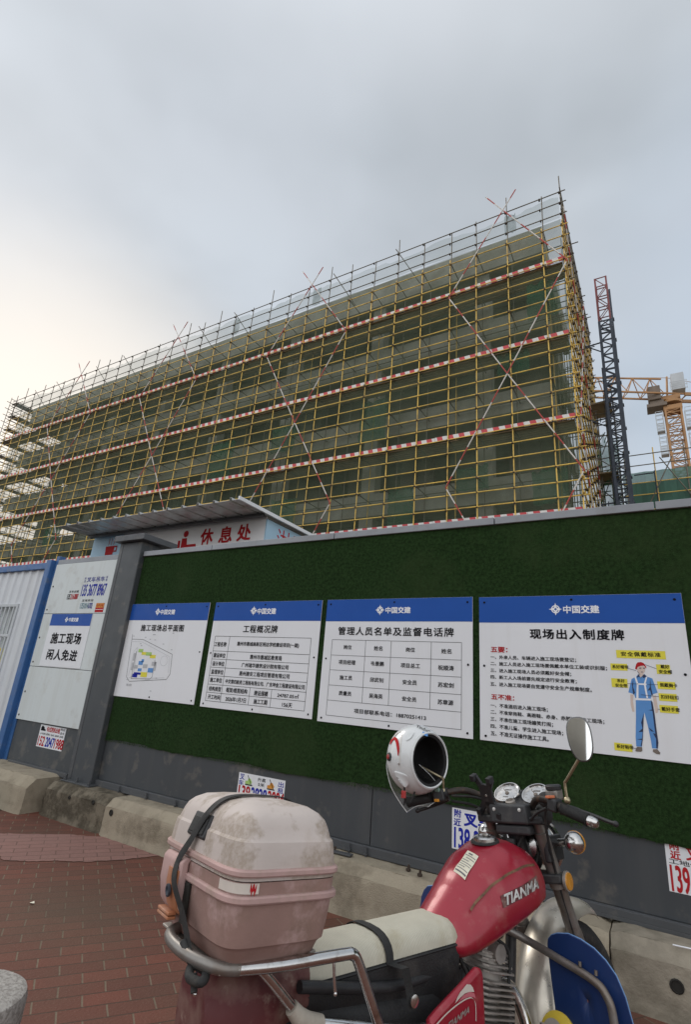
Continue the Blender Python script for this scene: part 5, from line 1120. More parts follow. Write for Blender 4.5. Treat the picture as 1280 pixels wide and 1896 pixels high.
m_ = MB(); m_.lathe([(.02, 0), (.045, .05), (.048, .12), (.048, .52), (.035, .56), (.018, .57)], (-.22, -.17, .247), (-1, 0, .13), 20); K(m_, 'muffler', 'chrome', smooth=40)
m_ = MB(); m_.tube([(-.05, .10, .27), (-.07, .22, .13), (-.08, .34, -.022)], .011, 8); m_.box((-.11, .32, -.028), (-.05, .38, -.02)); K(m_, 'side_stand', 'blk', smooth=60)
for s in (-1, 1): m_ = MB(); m_.cyl((.0, s * .1, .26), (.0, s * .27, .26), .012, 8); m_.cyl((.0, s * .17, .26), (.0, s * .275, .26), .019, 10); K(m_, 'foot_peg', 'rub', smooth=50)
m_ = MB(); m_.tube([(.13, -.13, .30), (.16, -.16, .34), (.20, -.19, .50), (.205, -.19, .53)], .008, 8); K(m_, 'kick_lever', 'chrome', smooth=60)
# --- front end (built straight, turned with the handlebar)
FB = (.69, .33)
for s in (-1, 1):
    m_ = SM(); m_.cyl((.377, s * .098, 1.045), (.545, s * .098, .645), .019, 16); m_.cyl((.535, s * .098, .665), (FB[0], s * .098, FB[1] - .01), .027, 16); m_.cyl((.405, s * .098, .975), (.545, s * .098, .645), .0245, 16); fk = K(m_, 'fork_leg', 'fork', smooth=50)
    m_ = SM(); m_.lathe([(.029, -.014), (.031, -.014), (.031, .014), (.029, .014)], (.472, s * .098, .82), (.387, 0, -.922), 18); m_.lathe([(.026, 0), (.031, .004), (.031, .012), (.028, .013)], (.472, s * .128, .822), (0, s, 0), 22); K(m_, 'reflector_mount', 'alu', fk, smooth=40)
    m_ = SM(); m_.lathe([(.0275, 0), (.026, .004), (0, .006)], (.472, s * .141, .822), (0, s, 0), 22); K(m_, 'reflector', 'amber', fk, smooth=60)
m_ = SM(); m_.loft([[Vector((x, y, z)) for x, y in [(.33, -.06), (.36, -.13), (.42, -.13), (.43, 0), (.42, .13), (.36, .13), (.33, .06)]] for z in (1.0, 1.025)]); m_.loft([[Vector((x + .075, y, z)) for x, y in [(.33, -.06), (.36, -.13), (.42, -.13), (.43, 0), (.42, .13), (.36, .13), (.33, .06)]] for z in (.815, .845)]); m_.cyl((.385, 0, 1.02), (.455, 0, .83), .03, 14); K(m_, 'fork_yoke', 'blk', bevel=.006, smooth=40)
wheel(FB[0], FB[1], .330, .043, 'front_wheel', steer)
ff = fender(FB[0] - .005, FB[1] + .026, .374, .082, R(62), R(205), 'front_fender', 'chrome', steer)
M['fend'] = mat('dulled_chrome_fender', (.55, .51, .44), .34, .6, .1, 6, dirt=((.40, .36, .30), .35, 9)); ff.data.materials[0] = M['fend']
m_ = SM(); m_.tube(catmull([(.41, -.05, .50), (.55, -.075, .42), (FB[0], -.085, FB[1])], 4), .006, 6); m_.tube(catmull([(.41, .05, .50), (.55, .075, .42), (FB[0], .085, FB[1])], 4), .006, 6); K(m_, 'fender_stay', 'chrome', smooth=60)
m_ = SM(); m_.lathe([(0, -.10), (.05, -.085), (.078, -.03), (.084, .02), (.088, .03)], (.535, 0, .915), (1, 0, -.08), 28); hl = K(m_, 'headlight', 'chrome', smooth=40)
m_ = SM(); m_.lathe([(.086, .018), (.095, .02), (.097, .038), (.088, .05), (.082, .046)], (.535, 0, .915), (1, 0, -.08), 28); K(m_, 'headlight_rim', 'chrome', hl, smooth=40)
m_ = SM(); m_.lathe([(.083, .044), (.06, .066), (0, .076)], (.535, 0, .915), (1, 0, -.08), 28); K(m_, 'headlight_lens', 'glassl', hl, smooth=60)
m_ = SM(); m_.box((.40, -.12, .88), (.52, -.10, .96)); m_.box((.40, .10, .88), (.52, .12, .96)); K(m_, 'headlight_bracket', 'blk', bevel=.006)
for s, c in ((-1, Vector((.455, -.193, .943))), (1, Vector((.455, .150, .957)))):
    m_ = SM(); m_.cyl((.47, s * .10, .935), c + Vector((0, -s * .015, 0)), .012, 12); tu = K(m_, 'turn_signal', 'chrome', smooth=50)
    ax = Vector((1, 0, -.05)); m_ = SM(); m_.lathe([(0, -.036), (.016, -.033), (.028, -.022), (.034, -.004), (.035, .006)], c, ax, 24); K(m_, 'signal_bowl', 'chrome', tu, smooth=60)
    m_ = SM(); m_.lathe([(.036, .004), (.0365, .010), (.03, .026), (.016, .034), (0, .036)], c, ax, 24); K(m_, 'signal_lens', 'amber', tu, smooth=60)
# instruments
ax = Vector((-.60, 0, .80)).normalized()
m_ = SM(); m_.loft([[Vector((x, y, z)) for x, y, z in [(.375, -.10, zz - .02), (.36, -.05, zz - .035), (.36, .02, zz - .035), (.375, .065, zz - .02), (.44, .10, zz + .005), (.50, .06, zz + .035), (.515, -.02, zz + .04), (.50, -.11, zz + .035), (.44, -.145, zz + .005)]] for zz in (1.03, 1.068)]); ins = K(m_, 'instrument_pod', 'blk', bevel=.012, seg=3, smooth=40)
for y, z in ((.037, 1.092), (-.081, 1.089)):
    c = Vector((.448, y, z)); m_ = SM(); m_.lathe([(.045, -.055), (.052, -.02), (.0535, .004), (.051, .009), (.0475, .009), (.0465, .002)], c, ax, 30); g = K(m_, 'gauge', 'chrome', ins, smooth=40)
    m_ = SM(); m_.lathe([(.047, .001), (0, .0012)], c, ax, 30); K(m_, 'gauge_face', 'dial', g)
    u = Vector((0, -1, 0)); v = ax.cross(u) * -1; v = u.cross(ax) if u.cross(ax).z < 0 else ax.cross(u)
    m_ = SM()
    for i in range(23):
        a = R(-140 + 280 * i / 22); d = v * math.cos(a) + u * math.sin(a); l = .009 if i % 2 == 0 else .005
        m_.obox(c + d * (.041 - l / 2) + ax * .0018, d * l / 2, d.cross(ax) * (.0010 if i % 2 == 0 else .0006), ax * .0002)
    d = v * math.cos(R(-135)) + u * math.sin(R(-135)); m_.obox(c + d * .012 + ax * .004, d * .02, d.cross(ax) * .001, ax * .0005); m_.lathe([(.008, .002), (.007, .005), (0, .0055)], c, ax, 14)
    m_.obox(c - v * .018 + ax * .0018, u * .014, v * .004, ax * .0002); m_.obox(c + v * .02 + ax * .0018, u * .011, v * .0025, ax * .0002); K(m_, 'gauge_marks', 'figbrown', g)
m_ = SM(); m_.box((.328, -.092, 1.000), (.392, .058, 1.064)); m_.box((.345, -.085, .965), (.40, .05, .998)); M['blk2'] = mat('greyed_black_plastic', (.036, .037, .040), .48, 0, .15, 10, dirt=((.09, .085, .08), .2, 18)); ip = K(m_, 'bar_clamp_cover', 'blk2', bevel=.009, seg=3, smooth=40)
for y in (-.068, .034): m_ = SM(); m_.lathe([(.0065, 0), (.006, .003), (0, .0035)], (.328, y, 1.046), (-1, 0, .1), 12); K(m_, 'cover_screw', 'silver', ip, smooth=50)
m_ = SM(); m_.lathe([(.018, 0), (.018, .014), (.013, .018), (.011, .010), (0, .010)], (.362, -.02, 1.060), (-.4, 0, 1), 18); K(m_, 'ignition_lock', 'alu', ip, smooth=40)
# handlebar and controls
hb = [(.25, -.262, 1.062), (.285, -.215, 1.080), (.335, -.14, 1.082), (.385, -.085, 1.050), (.405, -.03, 1.030), (.405, .02, 1.032), (.385, .08, 1.070), (.335, .15, 1.105), (.275, .205, 1.100), (.25, .25, 1.086)]
m_ = SM(); m_.tube(catmull(hb, 6), .0118, 12); bar_ = K(m_, 'handlebar', 'barm', smooth=60)
gr = [(.256, -.250, 1.066), (.247, -.283, 1.054), (.238, -.335, 1.036)]
def gripmesh(a, b, n=22):
    m2 = SM(); a, b = Vector(a), Vector(b); P = [a.lerp(b, i / (2 * n)) for i in range(2 * n + 1)]; rs = [.0175 if i % 2 else .0160 for i in range(2 * n + 1)]; rs[0] = rs[-1] = .020; m2.tube(P, rs, 14); return m2
K(gripmesh((.252, -.262, 1.061), (.239, -.345, 1.033)), 'grip', 'rub', smooth=50); K(gripmesh((.249, .258, 1.084), (.243, .372, 1.064)), 'grip', 'rub', smooth=50)
m_ = SM(); m_.lathe([(.015, 0), (.016, .006), (.0145, .026), (.010, .033), (0, .034)], (.239, -.345, 1.033), (-.15, -.94, -.31), 18); K(m_, 'bar_end', 'chrome', smooth=50)
m_ = SM(); m_.obox((.262, .225, 1.090), (.024, .006, 0), (-.006, .022, -.004), (0, .003, .021)); sl_ = K(m_, 'switch_housing', 'blk', bevel=.007, seg=3, smooth=40)
m_ = SM(); m_.obox((.243, .222, 1.109), (.009, 0, 0), (0, .010, 0), (-.003, 0, .006)); K(m_, 'switch_button', 'pgreen', sl_, bevel=.002); M['pgb'] = mat('faded_green_button', (.16, .26, .22), .5); C.objects['switch_button'].data.materials[0] = M['pgb']
m_ = SM(); m_.obox((.238, .226, 1.075), (.006, 0, 0), (0, .010, 0), (0, 0, .005)); K(m_, 'horn_button', 'amber', sl_, bevel=.0015)
m_ = SM(); m_.obox((.268, -.232, 1.070), (.022, -.004, 0), (.006, .018, .004), (0, -.003, .020)); srr = K(m_, 'switch_housing', 'blk', bevel=.007, seg=3, smooth=40)
m_ = SM(); m_.obox((.255, -.226, 1.094), (.014, -.006, 0), (.004, .007, 0), (0, 0, .004)); K(m_, 'starter_button', 'orange', srr, bevel=.002)
M['orb'] = mat('orange_button', (.60, .17, .07), .5); C.objects['starter_button'].data.materials[0] = M['orb']
m_ = SM(); m_.obox((.30, -.222, 1.098), (.020, -.004, .002), (.004, .022, 0), (0, 0, .017)); mc = K(m_, 'brake_reservoir', 'fork', bevel=.006, seg=3, smooth=40)
m_ = SM(); m_.lathe([(.026, 0), (.027, .010), (.022, .014), (0, .015)], (.300, -.222, 1.115), (-.05, 0, 1), 24); K(m_, 'reservoir_cap', 'blk', mc, smooth=40)
m_ = SM(); m_.tube(catmull([(.29, -.21, 1.072), (.305, -.26, 1.062), (.295, -.33, 1.045), (.275, -.395, 1.028), (.268, -.415, 1.024)], 5), [.008] * 8 + [.006] * 12 + [.008], 10); m_.ell((.267, -.418, 1.023), (.009, .009, .009), 10, 8); K(m_, 'brake_lever', 'blk', smooth=60)
m_ = SM(); m_.tube(catmull([(.285, .20, 1.078), (.30, .245, 1.066), (.295, .30, 1.050), (.275, .345, 1.036)], 5), .0075, 10); m_.ell((.272, .350, 1.035), (.010, .010, .010), 10, 8); K(m_, 'clutch_lever', 'blk', smooth=60)
m_ = SM(); m_.lathe([(.019, -.01), (.019, .01)], (.272, .205, 1.098), (-.3, .9, -.1), 14); K(m_, 'clutch_clamp', 'blk', smooth=40)
for pts in ([(.30, .20, 1.07), (.36, .13, 1.05), (.42, .05, .98), (.40, .02, .86), (.30, .03, .78)], [(.28, -.21, 1.06), (.36, -.17, 1.06), (.46, -.12, 1.02), (.44, -.06, .90), (.36, -.04, .80)], [(.27, -.20, 1.06), (.33, -.12, 1.03), (.38, -.04, .96), (.34, .02, .86), (.24, .03, .80)], [(.285, .19, 1.09), (.36, .10, 1.075), (.40, .02, 1.0), (.37, 0, .90)], [(.43, -.03, 1.04), (.47, -.02, .96), (.50, -.02, .88)], [(.30, -.22, 1.09), (.35, -.15, 1.02), (.46, -.11, .80), (.60, -.105, .45)]):
    m_ = SM(); m_.tube(catmull(pts, 7), .0048, 8); K(m_, 'control_cable', 'rub', smooth=60)
m_ = SM()
for k in range(7): a_ = R(51 * k); m_.ell((.445 + .025 * math.cos(a_), -.02 + .05 * math.sin(a_), .99 + .02 * math.sin(2 * a_)), (.026, .030, .026), 10, 7)
K(m_, 'wiring_loom', 'rub', smooth=60)
m_ = SM(); m_.ell((.335, -.172, 1.080), (.024, .030, .026), 14, 9); m_.ell((.40, -.125, 1.03), (.03, .03, .035), 14, 9); K(m_, 'rubber_boot', 'rub', smooth=60)
# mirrors
def mirror(base, knee, top, c, nrm, name='mirror'):
    m2 = SM(); m2.tube(catmull([base, knee, Vector(knee).lerp(Vector(top), .12), top], 5), .005, 10); m2.ell(base, (.011, .011, .012), 12, 8); mo = K(m2, name, 'chromes', smooth=60)
    nrm = Vector(nrm).normalized(); rt = Vector((0, 0, 1)).cross(nrm).normalized(); up = nrm.cross(rt)
    def out(j, k, off, d): 
        a = 2 * math.pi * j / 36; c_, s_ = math.cos(a), math.sin(a)
        return Vector(c) + rt * ((.037 + k) * math.copysign(abs(c_) ** .78, c_) * (1 + .13 * s_)) + up * ((.066 + k) * math.copysign(abs(s_) ** .82, s_)) + nrm * off
    m2 = SM(); m2.loft([[out(j, k, o_, 0) for j in range(36)] for k, o_ in ((-.03, -.022), (-.012, -.018), (0, -.010), (.002, 0), (0, .002), (-.0025, .0022))]); K(m2, 'mirror_shell', 'blkc', mo, smooth=50)
    m2 = SM(); m2.loft([[out(j, -.0022, .0024, 0) for j in range(36)], [out(j, -.0026, .0023, 0) for j in range(36)]]); K(m2, 'mirror_glass', 'mirror', mo)
    m2 = SM(); m2.ell(Vector(c) - nrm * .02 - up * .03 + rt * 0, (.012, .012, .012), 12, 8); K(m2, 'mirror_joint', 'alu', mo, smooth=60)
M['chromes'] = mat('brassy_stem', (.42, .36, .24), .35, .9, .12, 20); M['blkc'] = mat('mirror_back', (.14, .14, .14), .3, .8, .1, 12)
mirror((.255, -.283, 1.085), (.252, -.287, 1.136), (.218, -.362, 1.205), (.20, -.387, 1.265), (-1, -.16, .055))
mirror((.262, .208, 1.105), (.256, .202, 1.150), (.235, .285, 1.192), (.22, .36, 1.205), (-1, .25, .10))
# phone clamp
m_ = SM(); c = Vector((.33, .058, 1.092)); u = Vector((.15, .97, .12)).normalized(); v = Vector((-.35, -.05, .93)).normalized(); nn2 = u.cross(v)
m_.obox(c, u * .028, v * .040, nn2 * .006); m_.obox(c - v * .05, u * .016, v * .03, nn2 * .006)
for a, b in ((1, 1), (-1, 1), (1, -1), (-1, -1)):
    p = c + u * a * .012 + v * b * .02; q = c + u * a * (.046 if b < 0 else .038) + v * b * .062; m_.bar(p, q, .024, .011, up=nn2); m_.obox(q - nn2 * .008, u * .009, v * .011, nn2 * .014)
m_.cyl(c + nn2 * .004, c + nn2 * .03 + Vector((.03, .02, -.03)), .011, 10); K(m_, 'phone_holder', 'blk', bevel=.002)
m_ = SM(); m_.lathe([(.005, 0), (.004, .002), (0, .0022)], c - nn2 * .006, -nn2, 10); K(m_, 'holder_screw', 'alu', C.objects['phone_holder'])
# crash bar, blue shields, spot lamp
m_ = MB(); m_.tube(catmull([(.28, -.02, .70), (.33, -.07, .672), (.335, -.19, .651), (.33, -.29, .635), (.33, -.325, .612), (.33, -.340, .56), (.325, -.335, .40), (.31, -.28, .31), (.26, -.08, .27)], 6), .0118, 12); m_.tube(catmull([(.28, .02, .70), (.33, .07, .672), (.335, .19, .651), (.33, .29, .635), (.33, .325, .612), (.33, .340, .56), (.325, .335, .40), (.31, .28, .31), (.26, .08, .27)], 6), .0118, 12); K(m_, 'crash_bar', 'fork', smooth=60)
for p in ((.333, -.25, .655), (.333, -.30, .648)): m_ = MB(); m_.cyl(p, (p[0] + .002, p[1], p[2] + .012), .005, 7); K(m_, 'bar_bolt', 'fork')
def shield(s, outp):
    P = list(outp); cx_, cz_ = sum(p[0] for p in P) / len(P), sum(p[1] for p in P) / len(P); rings = []
    for f in (1.0, .98, .75, .5, .25, .02): rings.append([Vector((.352 + .7 * max(0, (abs(cx_ + (p[0] - cx_) * f) - .20)) ** 2 + .012 * ((cz_ + (p[1] - cz_) * f) < .4), s * (cx_ + (p[0] - cx_) * f), cz_ + (p[1] - cz_) * f)) for p in P])
    mm = MB(); mm.loft(rings[::-1], cap=False); o = K(mm, 'leg_shield', 'bluep', fix=True, smooth=60); q = o.modifiers.new('solid', 'SOLIDIFY'); q.thickness = .004
    mm = MB(); mm.tube(rings[0] + [rings[0][0]], .0024, 6); K(mm, 'cut_edge', 'bluee', o, smooth=60)
SHO = [(-.130, .672), (-.134, .690), (-.148, .704), (-.17, .714), (-.21, .723), (-.25, .719), (-.29, .706), (-.32, .685), (-.345, .655), (-.362, .61), (-.372, .555), (-.376, .48), (-.375, .42), (-.34, .31), (-.25, .27), (-.17, .32), (-.14, .45), (-.132, .60)]
SHO = [(-y, z) for y, z in SHO]
shield(-1, SHO)
shield(1, [(.285 + (y - .13) * 1.12, z) for y, z in SHO])
m_ = MB(); m_.lathe([(.052, -.01), (.055, .0), (.055, .03), (.046, .034)], (.345, -.155, .455), (-.9, -.1, .42), 26); sp_ = K(m_, 'spot_lamp', 'yel', smooth=40)
m_ = MB(); m_.lathe([(.020, .0), (.030, .05), (.032, .052), (.026, .053)], (.345, -.150, .455), (-.9, -.1, .42), 20); K(m_, 'lamp_back', 'alu', sp_, smooth=40)

# ================================================================ PINK TOP BOX
M['boxlid'] = mat('sun_bleached_lid', (.54, .475, .44), .75, 0, .07, 6, dirt=((.40, .32, .26), .3, 5), patch=((.30, .24, .18), .65, 11, .53), bump=.12, bs=60, spec=.2)
M['boxbody'] = mat('faded_pink_plastic', (.32, .205, .178), .75, 0, .12, 6, dirt=((.23, .16, .125), .4, 7), patch=((.47, .325, .305), .8, 8, .545), bump=.12, bs=60, spec=.2)
M['boxband'] = mat('pink_band', (.47, .315, .295), .7, 0, .1, 10, dirt=((.34, .25, .21), .4, 16), patch=((.36, .27, .22), .6, 14, .56), spec=.2)
M['boxor'] = mat('faded_orange_panel', (.40, .155, .07), .6, 0, .12, 9, dirt=((.52, .34, .26), .35, 10))
box = thing('storage_box', 'faded pink hard-plastic luggage box strapped on the rear rack of the motorcycle', 'luggage box')
BXM = BM @ Matrix.Translation((-.718, 0, .823)) @ Matrix.Rotation(R(3.6), 4, 'Y') @ Matrix.Diagonal((1.04, 1.06, 1.05, 1))
box.matrix_world = BXM
def bring(z, hx, hy, p=7.0, n=96, zt=None):
    r = []
    for j in range(n):
        a = 2 * math.pi * j / n; c, s = math.cos(a), math.sin(a)
        r.append(Vector((hx * math.copysign(abs(c) ** (2 / p), c), hy * math.copysign(abs(s) ** (2 / p), s), z)))
    return r
def rearbulge(r, k):      # the rear face swells out in its middle
    return [Vector((p.x - k * max(0, -p.x / .14) ** 3 * max(0, 1 - (p.y / .15) ** 2), p.y, p.z)) for p in r]
m_ = MB(); m_.loft([rearbulge(bring(z, hx, hy), .0) for z, hx, hy in ((0, .108, .165), (.008, .116, .175), (.030, .123, .186), (.036, .127, .193), (.038, .130, .196), (.075, .134, .204), (.112, .138, .209), (.150, .1385, .211))]); bo = K(m_, 'box_body', 'boxbody', box, smooth=32)
m_ = MB(); m_.loft([bring(z, hx, hy) for z, hx, hy in ((.112, .137, .208), (.113, .143, .2155), (.116, .1455, .218), (.124, .1455, .218), (.127, .143, .2155), (.128, .137, .208))], cap=False); K(m_, 'lower_band', 'boxband', box, smooth=32)
m_ = MB(); m_.loft([bring(z, hx, hy) for z, hx, hy in ((.152, .1385, .211), (.160, .1385, .211), (.178, .1385, .2105), (.205, .136, .207), (.219, .134, .204), (.224, .129, .199), (.245, .123, .191), (.258, .117, .184), (.270, .105, .170), (.281, .085, .145), (.287, .055, .105), (.289, .02, .05))]); lid = K(m_, 'box_lid', 'boxlid', box, smooth=26)
m_ = MB(); m_.loft([bring(z, hx, hy) for z, hx, hy in ((.158, .137, .209), (.159, .143, .216), (.162, .1455, .2185), (.169, .1455, .2185), (.172, .143, .216), (.173, .137, .209))], cap=False); K(m_, 'lid_band', 'boxband', lid, smooth=32)
m_ = MB()
for y in (-.095, -.045, .045, .095): m_.obox((.03, y, .284 - abs(y) * .06), (.045, 0, .0), (0, .004, 0), (0, 0, .0022))
for y in (-.12, .12): m_.obox((-.095, y, .266), (.018, 0, .012), (0, .004, 0), (-.001, 0, .003))
K(m_, 'lid_rib', 'boxlid', lid, bevel=.0015)
m_ = MB(); m_.obox((-.128, .012, .222), (.009, 0, .024), (0, .050, 0), (-.006, 0, .0035)); la = K(m_, 'latch', 'blk', lid, bevel=.004, seg=3)
m_ = MB(); m_.obox((-.134, .012, .222), (.006, 0, .016), (0, .040, 0), (-.004, 0, .002)); K(m_, 'latch_pad', 'rub', la, bevel=.002)
m_ = MB(); m_.loft([[Vector((x, y, z)) for y in (.135, .10, .05, .015)] + [Vector((x + .02, y, z)) for y in (.015, .05, .10, .135)] for z, x in ((.045, -.138), (.06, -.150), (.10, -.160), (.145, -.160), (.155, -.152))]); op = K(m_, 'rear_panel', 'boxband', bo, smooth=40, bevel=.004)
m_ = MB(); m_.loft([[Vector((x, y, z)) for y in (.078, .04, .018)] + [Vector((x + .01, y, z)) for y in (.018, .04, .078)] for z, x in ((.048, -.144), (.06, -.154), (.10, -.1635), (.13, -.1635))]); K(m_, 'orange_reflector', 'boxor', op, smooth=40)
m_ = MB(); m_.lathe([(.013, 0), (.013, .004), (.009, .005), (.004, .001), (0, .001)], (-.1645, .05, .088), (-1, 0, -.1), 18); K(m_, 'lock', 'dark', op, smooth=40)
m_ = MB(); m_.box((-.1445, -.012, .035), (-.137, .014, .112)); K(m_, 'shade_strip', 'hole', bo, bevel=.003)  # dark strip standing in for the shade beside the orange panel
m_ = MB()
for z in (.036, .044): m_.obox((-.150, .075, z), (.010, 0, 0), (0, .035, 0), (0, 0, .003))
K(m_, 'hinge', 'boxor', op, bevel=.0015)
def edge_pt(t, z, off): 
    r = bring(z, .1385 + off, .211 + off, n=480); return r[int(t * 480) % 480]
m_ = MB(); m_.sheet([[edge_pt(.545 + .185 * i / 24, z, .0012) for i in range(25)] for z in (.131, .149)]); K(m_, 'old_sticker', 'decal', bo, fix=False)
m_ = MB(); m_.sheet([[edge_pt(.705 + .018 * i / 6, z + .006 * math.sin(i * 2.2), .0018) for i in range(7)] for z in (.133, .146)]); K(m_, 'sticker_remnant', 'inkr', bo, fix=False)
# elastic strap over the box
m_ = MB(); sp = catmull([(-.150, -.105, -.018), (-.152, -.085, .012), (-.158, -.035, .06), (-.168, .02, .108), (-.160, .04, .145), (-.150, .012, .19), (-.132, -.012, .246), (-.10, -.02, .279), (-.05, -.02, .2905), (.03, -.02, .2905), (.085, -.02, .284), (.125, -.02, .25), (.150, -.02, .17), (.16, -.02, .05), (.17, -.02, 0)], 5)
ed = []
for i, p in enumerate(sp):
    T_ = (sp[min(i + 1, len(sp) - 1)] - sp[max(i - 1, 0)]).normalized(); s_ = Vector((0, 1, 0)); s_ = (s_ - T_ * s_.dot(T_)).normalized() * .0125; ed.append((p - s_, p + s_))
m_.sheet([[e[0] for e in ed], [e[1] for e in ed]], t=(0, 0, .0025)); es = K(m_, 'elastic_strap', 'rub', box, smooth=60)
m_ = MB(); m_.tube(catmull([(-.150, -.10, -.012), (-.160, -.125, -.018), (-.145, -.15, -.02), (-.13, -.13, -.01), (-.15, -.10, .0), (-.156, -.06, .02)], 5), .009, 8); m_.tube(catmull([(-.15, -.12, -.015), (-.15, -.135, -.04)], 3), .007, 8); K(m_, 'strap_end', 'rub', es, smooth=60)

# ================================================================ HELMET ON THE LEFT MIRROR
M['shell'] = mat('silver_white_helmet', (.62, .63, .635), .3, 0, .03, 6, dirt=((.45, .43, .40), .08, 14), coat=.5)
M['lin'] = mat('black_helmet_lining', (.012, .012, .013), .95, 0, .2, 20)
def visormat():
    m = bpy.data.materials.new('scuffed_visor'); m.use_nodes = True; t = m.node_tree; t.nodes.clear()
    o = t.nodes.new('ShaderNodeOutputMaterial'); ms = t.nodes.new('ShaderNodeMixShader'); ms.inputs[0].default_value = .30; tr_ = t.nodes.new('ShaderNodeBsdfTransparent'); tr_.inputs[0].default_value = (.86, .86, .85, 1)
    gl = t.nodes.new('ShaderNodeBsdfPrincipled'); gl.inputs['Base Color'].default_value = (.55, .55, .52, 1); gl.inputs['Roughness'].default_value = .2
    t.links.new(tr_.outputs[0], ms.inputs[1]); t.links.new(gl.outputs[0], ms.inputs[2]); t.links.new(ms.outputs[0], o.inputs[0]); return m
M['visor'] = visormat()
Hc = Vector((-.897, 2.154, 1.175))
hv = (Vector((0, 0, 1.40)) - Hc).normalized(); hr = Vector((0, 0, 1)).cross(hv).normalized(); hu = hv.cross(hr)
hel = thing('helmet', 'silver-white open-face helmet with red flashes hanging from the left handlebar mirror', 'helmet', Hc)
def hp(a, b, c): return hr * a + hu * b + hv * c          # right, up, towards the viewer
hn = (hv * .75 + hr * .65 + hu * .0).normalized()
def squash(p): p = Vector(p); return p * 1.0 + hu * (p.dot(hu) * .06)
prof = [(0, -.122)] + [(.122 * math.sin(R(a)), .122 * -math.cos(R(a))) for a in range(8, 129, 6)]
rin = .122 * math.sin(R(129)); zin = .122 * -math.cos(R(129))
m_ = MB(squash); m_.lathe(prof + [(rin - .003, zin + .004), (rin - .008, zin + .002)], (0, 0, 0), hn, 40, cap=False); shl = K(m_, 'shell', 'shell', hel, smooth=40)
m_ = MB(squash); m_.lathe([(rin - .006, zin + .0035), (rin - .016, zin - .002), (.094, .03), (.098, 0), (.09, -.045), (.06, -.08), (0, -.10)], (0, 0, 0), hn, 40, cap=False); K(m_, 'lining', 'lin', hel, smooth=60)
m_ = MB(squash); m_.lathe([(rin + .001, zin - .003), (rin + .003, zin + .003), (rin - .002, zin + .007), (rin - .006, zin + .004)], (0, 0, 0), hn, 40, cap=False); K(m_, 'rim_trim', 'glassl', hel, smooth=60)
def onsh(a, b, off=.001):
    """point on the shell seen at (a right, b up) from the viewer's side"""
    c = math.sqrt(max(0, .1225 ** 2 - a * a - b * b)); return squash(hp(a, b, c) * (1 + off / .122))
def strip(P, w0, name, m, off=.0012, par=None):
    Q = catmull([(a, b, 0) for a, b in P], 6); mm = MB(); A, B = [], []
    for i, p in enumerate(Q):
        T_ = (Q[min(i + 1, len(Q) - 1)] - Q[max(i - 1, 0)]).normalized(); n_ = Vector((-T_.y, T_.x, 0)); f = w0 * math.sin(math.pi * (.12 + .8 * i / (len(Q) - 1)))
        A.append(onsh(p.x + n_.x * f, p.y + n_.y * f, off)); B.append(onsh(p.x - n_.x * f, p.y - n_.y * f, off))
    mm.sheet([A, B]); return K(mm, name, m, par or shl, fix=False, smooth=180)
strip([(-.105, .052), (-.092, .062), (-.080, .052), (-.073, .025), (-.072, .004)], .006, 'red_flash', 'inkr')
strip([(-.108, .04), (-.101, .055), (-.092, .062)], .004, 'red_flash', 'inkr')
strip([(-.060, .088), (-.064, .05), (-.065, .0), (-.063, -.04)], .0012, 'shell_groove', 'decal')
strip([(-.101, .06), (-.085, .078), (-.066, .09)], .0016, 'shell_groove', 'decal')
strip([(-.044, .058), (-.030, .072), (-.014, .088)], .007, 'vent_cover', 'glassl', .003)
m_ = MB(); m_.lathe([(.016, 0), (.016, .006), (.011, .009), (0, .009)], hp(-.106, -.003, .055), hp(-.85, 0, .5), 20); pv = K(m_, 'visor_pivot', 'blk', hel, smooth=40)
m_ = MB(); m_.lathe([(.010, .0085), (.008, .0115), (0, .012)], hp(-.106, -.003, .055), hp(-.85, 0, .5), 18); K(m_, 'pivot_button', 'lensr', pv, smooth=40)
m_ = MB(); m_.lathe([(.005, 0), (.004, .003), (0, .0035)], onsh(-.068, -.022, 0), hp(-.5, -.1, .8), 12); K(m_, 'snap_stud', 'chrome', shl, smooth=50)
# cheek guard coming to a point
ck = [[onsh(-.088, -.045, .0006), onsh(-.065, -.05, .0006), onsh(-.028, -.055, .0006)], [onsh(-.080, -.062, .001), hp(-.058, -.080, .088), hp(-.026, -.083, .082)], [hp(-.066, -.080, .088), hp(-.052, -.094, .085), hp(-.030, -.096, .078)], [hp(-.050, -.094, .084), hp(-.047, -.103, .082), hp(-.040, -.104, .078)]]
m_ = MB(); m_.sheet(ck); cg = K(m_, 'cheek_guard', 'shell', hel, fix=False, smooth=60); q = cg.modifiers.new('sub', 'SUBSURF'); q.levels = q.render_levels = 2; q = cg.modifiers.new('solid', 'SOLIDIFY'); q.thickness = .006; q.offset = 0
# visor swung below
g = []
for i in range(15):
    t = i / 14; l = Vector(catmull([(-.116, .0, 0), (-.119, -.045, 0), (-.098, -.11, 0), (-.062, -.16, 0), (-.032, -.192, 0)], 6)[min(24, int(t * 24))]); r_ = Vector(catmull([(.01, -.02, 0), (.062, -.06, 0), (.088, -.095, 0), (.085, -.135, 0), (.050, -.165, 0)], 6)[min(24, int(t * 24))]); row = []
    for j in range(13):
        s = j / 12; p = l.lerp(r_, s); row.append(hp(p.x, p.y, .05 - .20 * math.sin(math.pi * (.08 + .84 * s)) * (.75 + .25 * t)))
    g.append(row)
m_ = MB(); m_.sheet(g); K(m_, 'visor', 'visor', hel, fix=False, smooth=180)
m_ = MB(); m_.tube([r_[0] for r_ in g], .0018, 6); m_.tube(g[-1], .0018, 6); m_.tube([r_[-1] for r_ in g], .0012, 6); K(m_, 'visor_edge', 'glassl', hel, smooth=60)
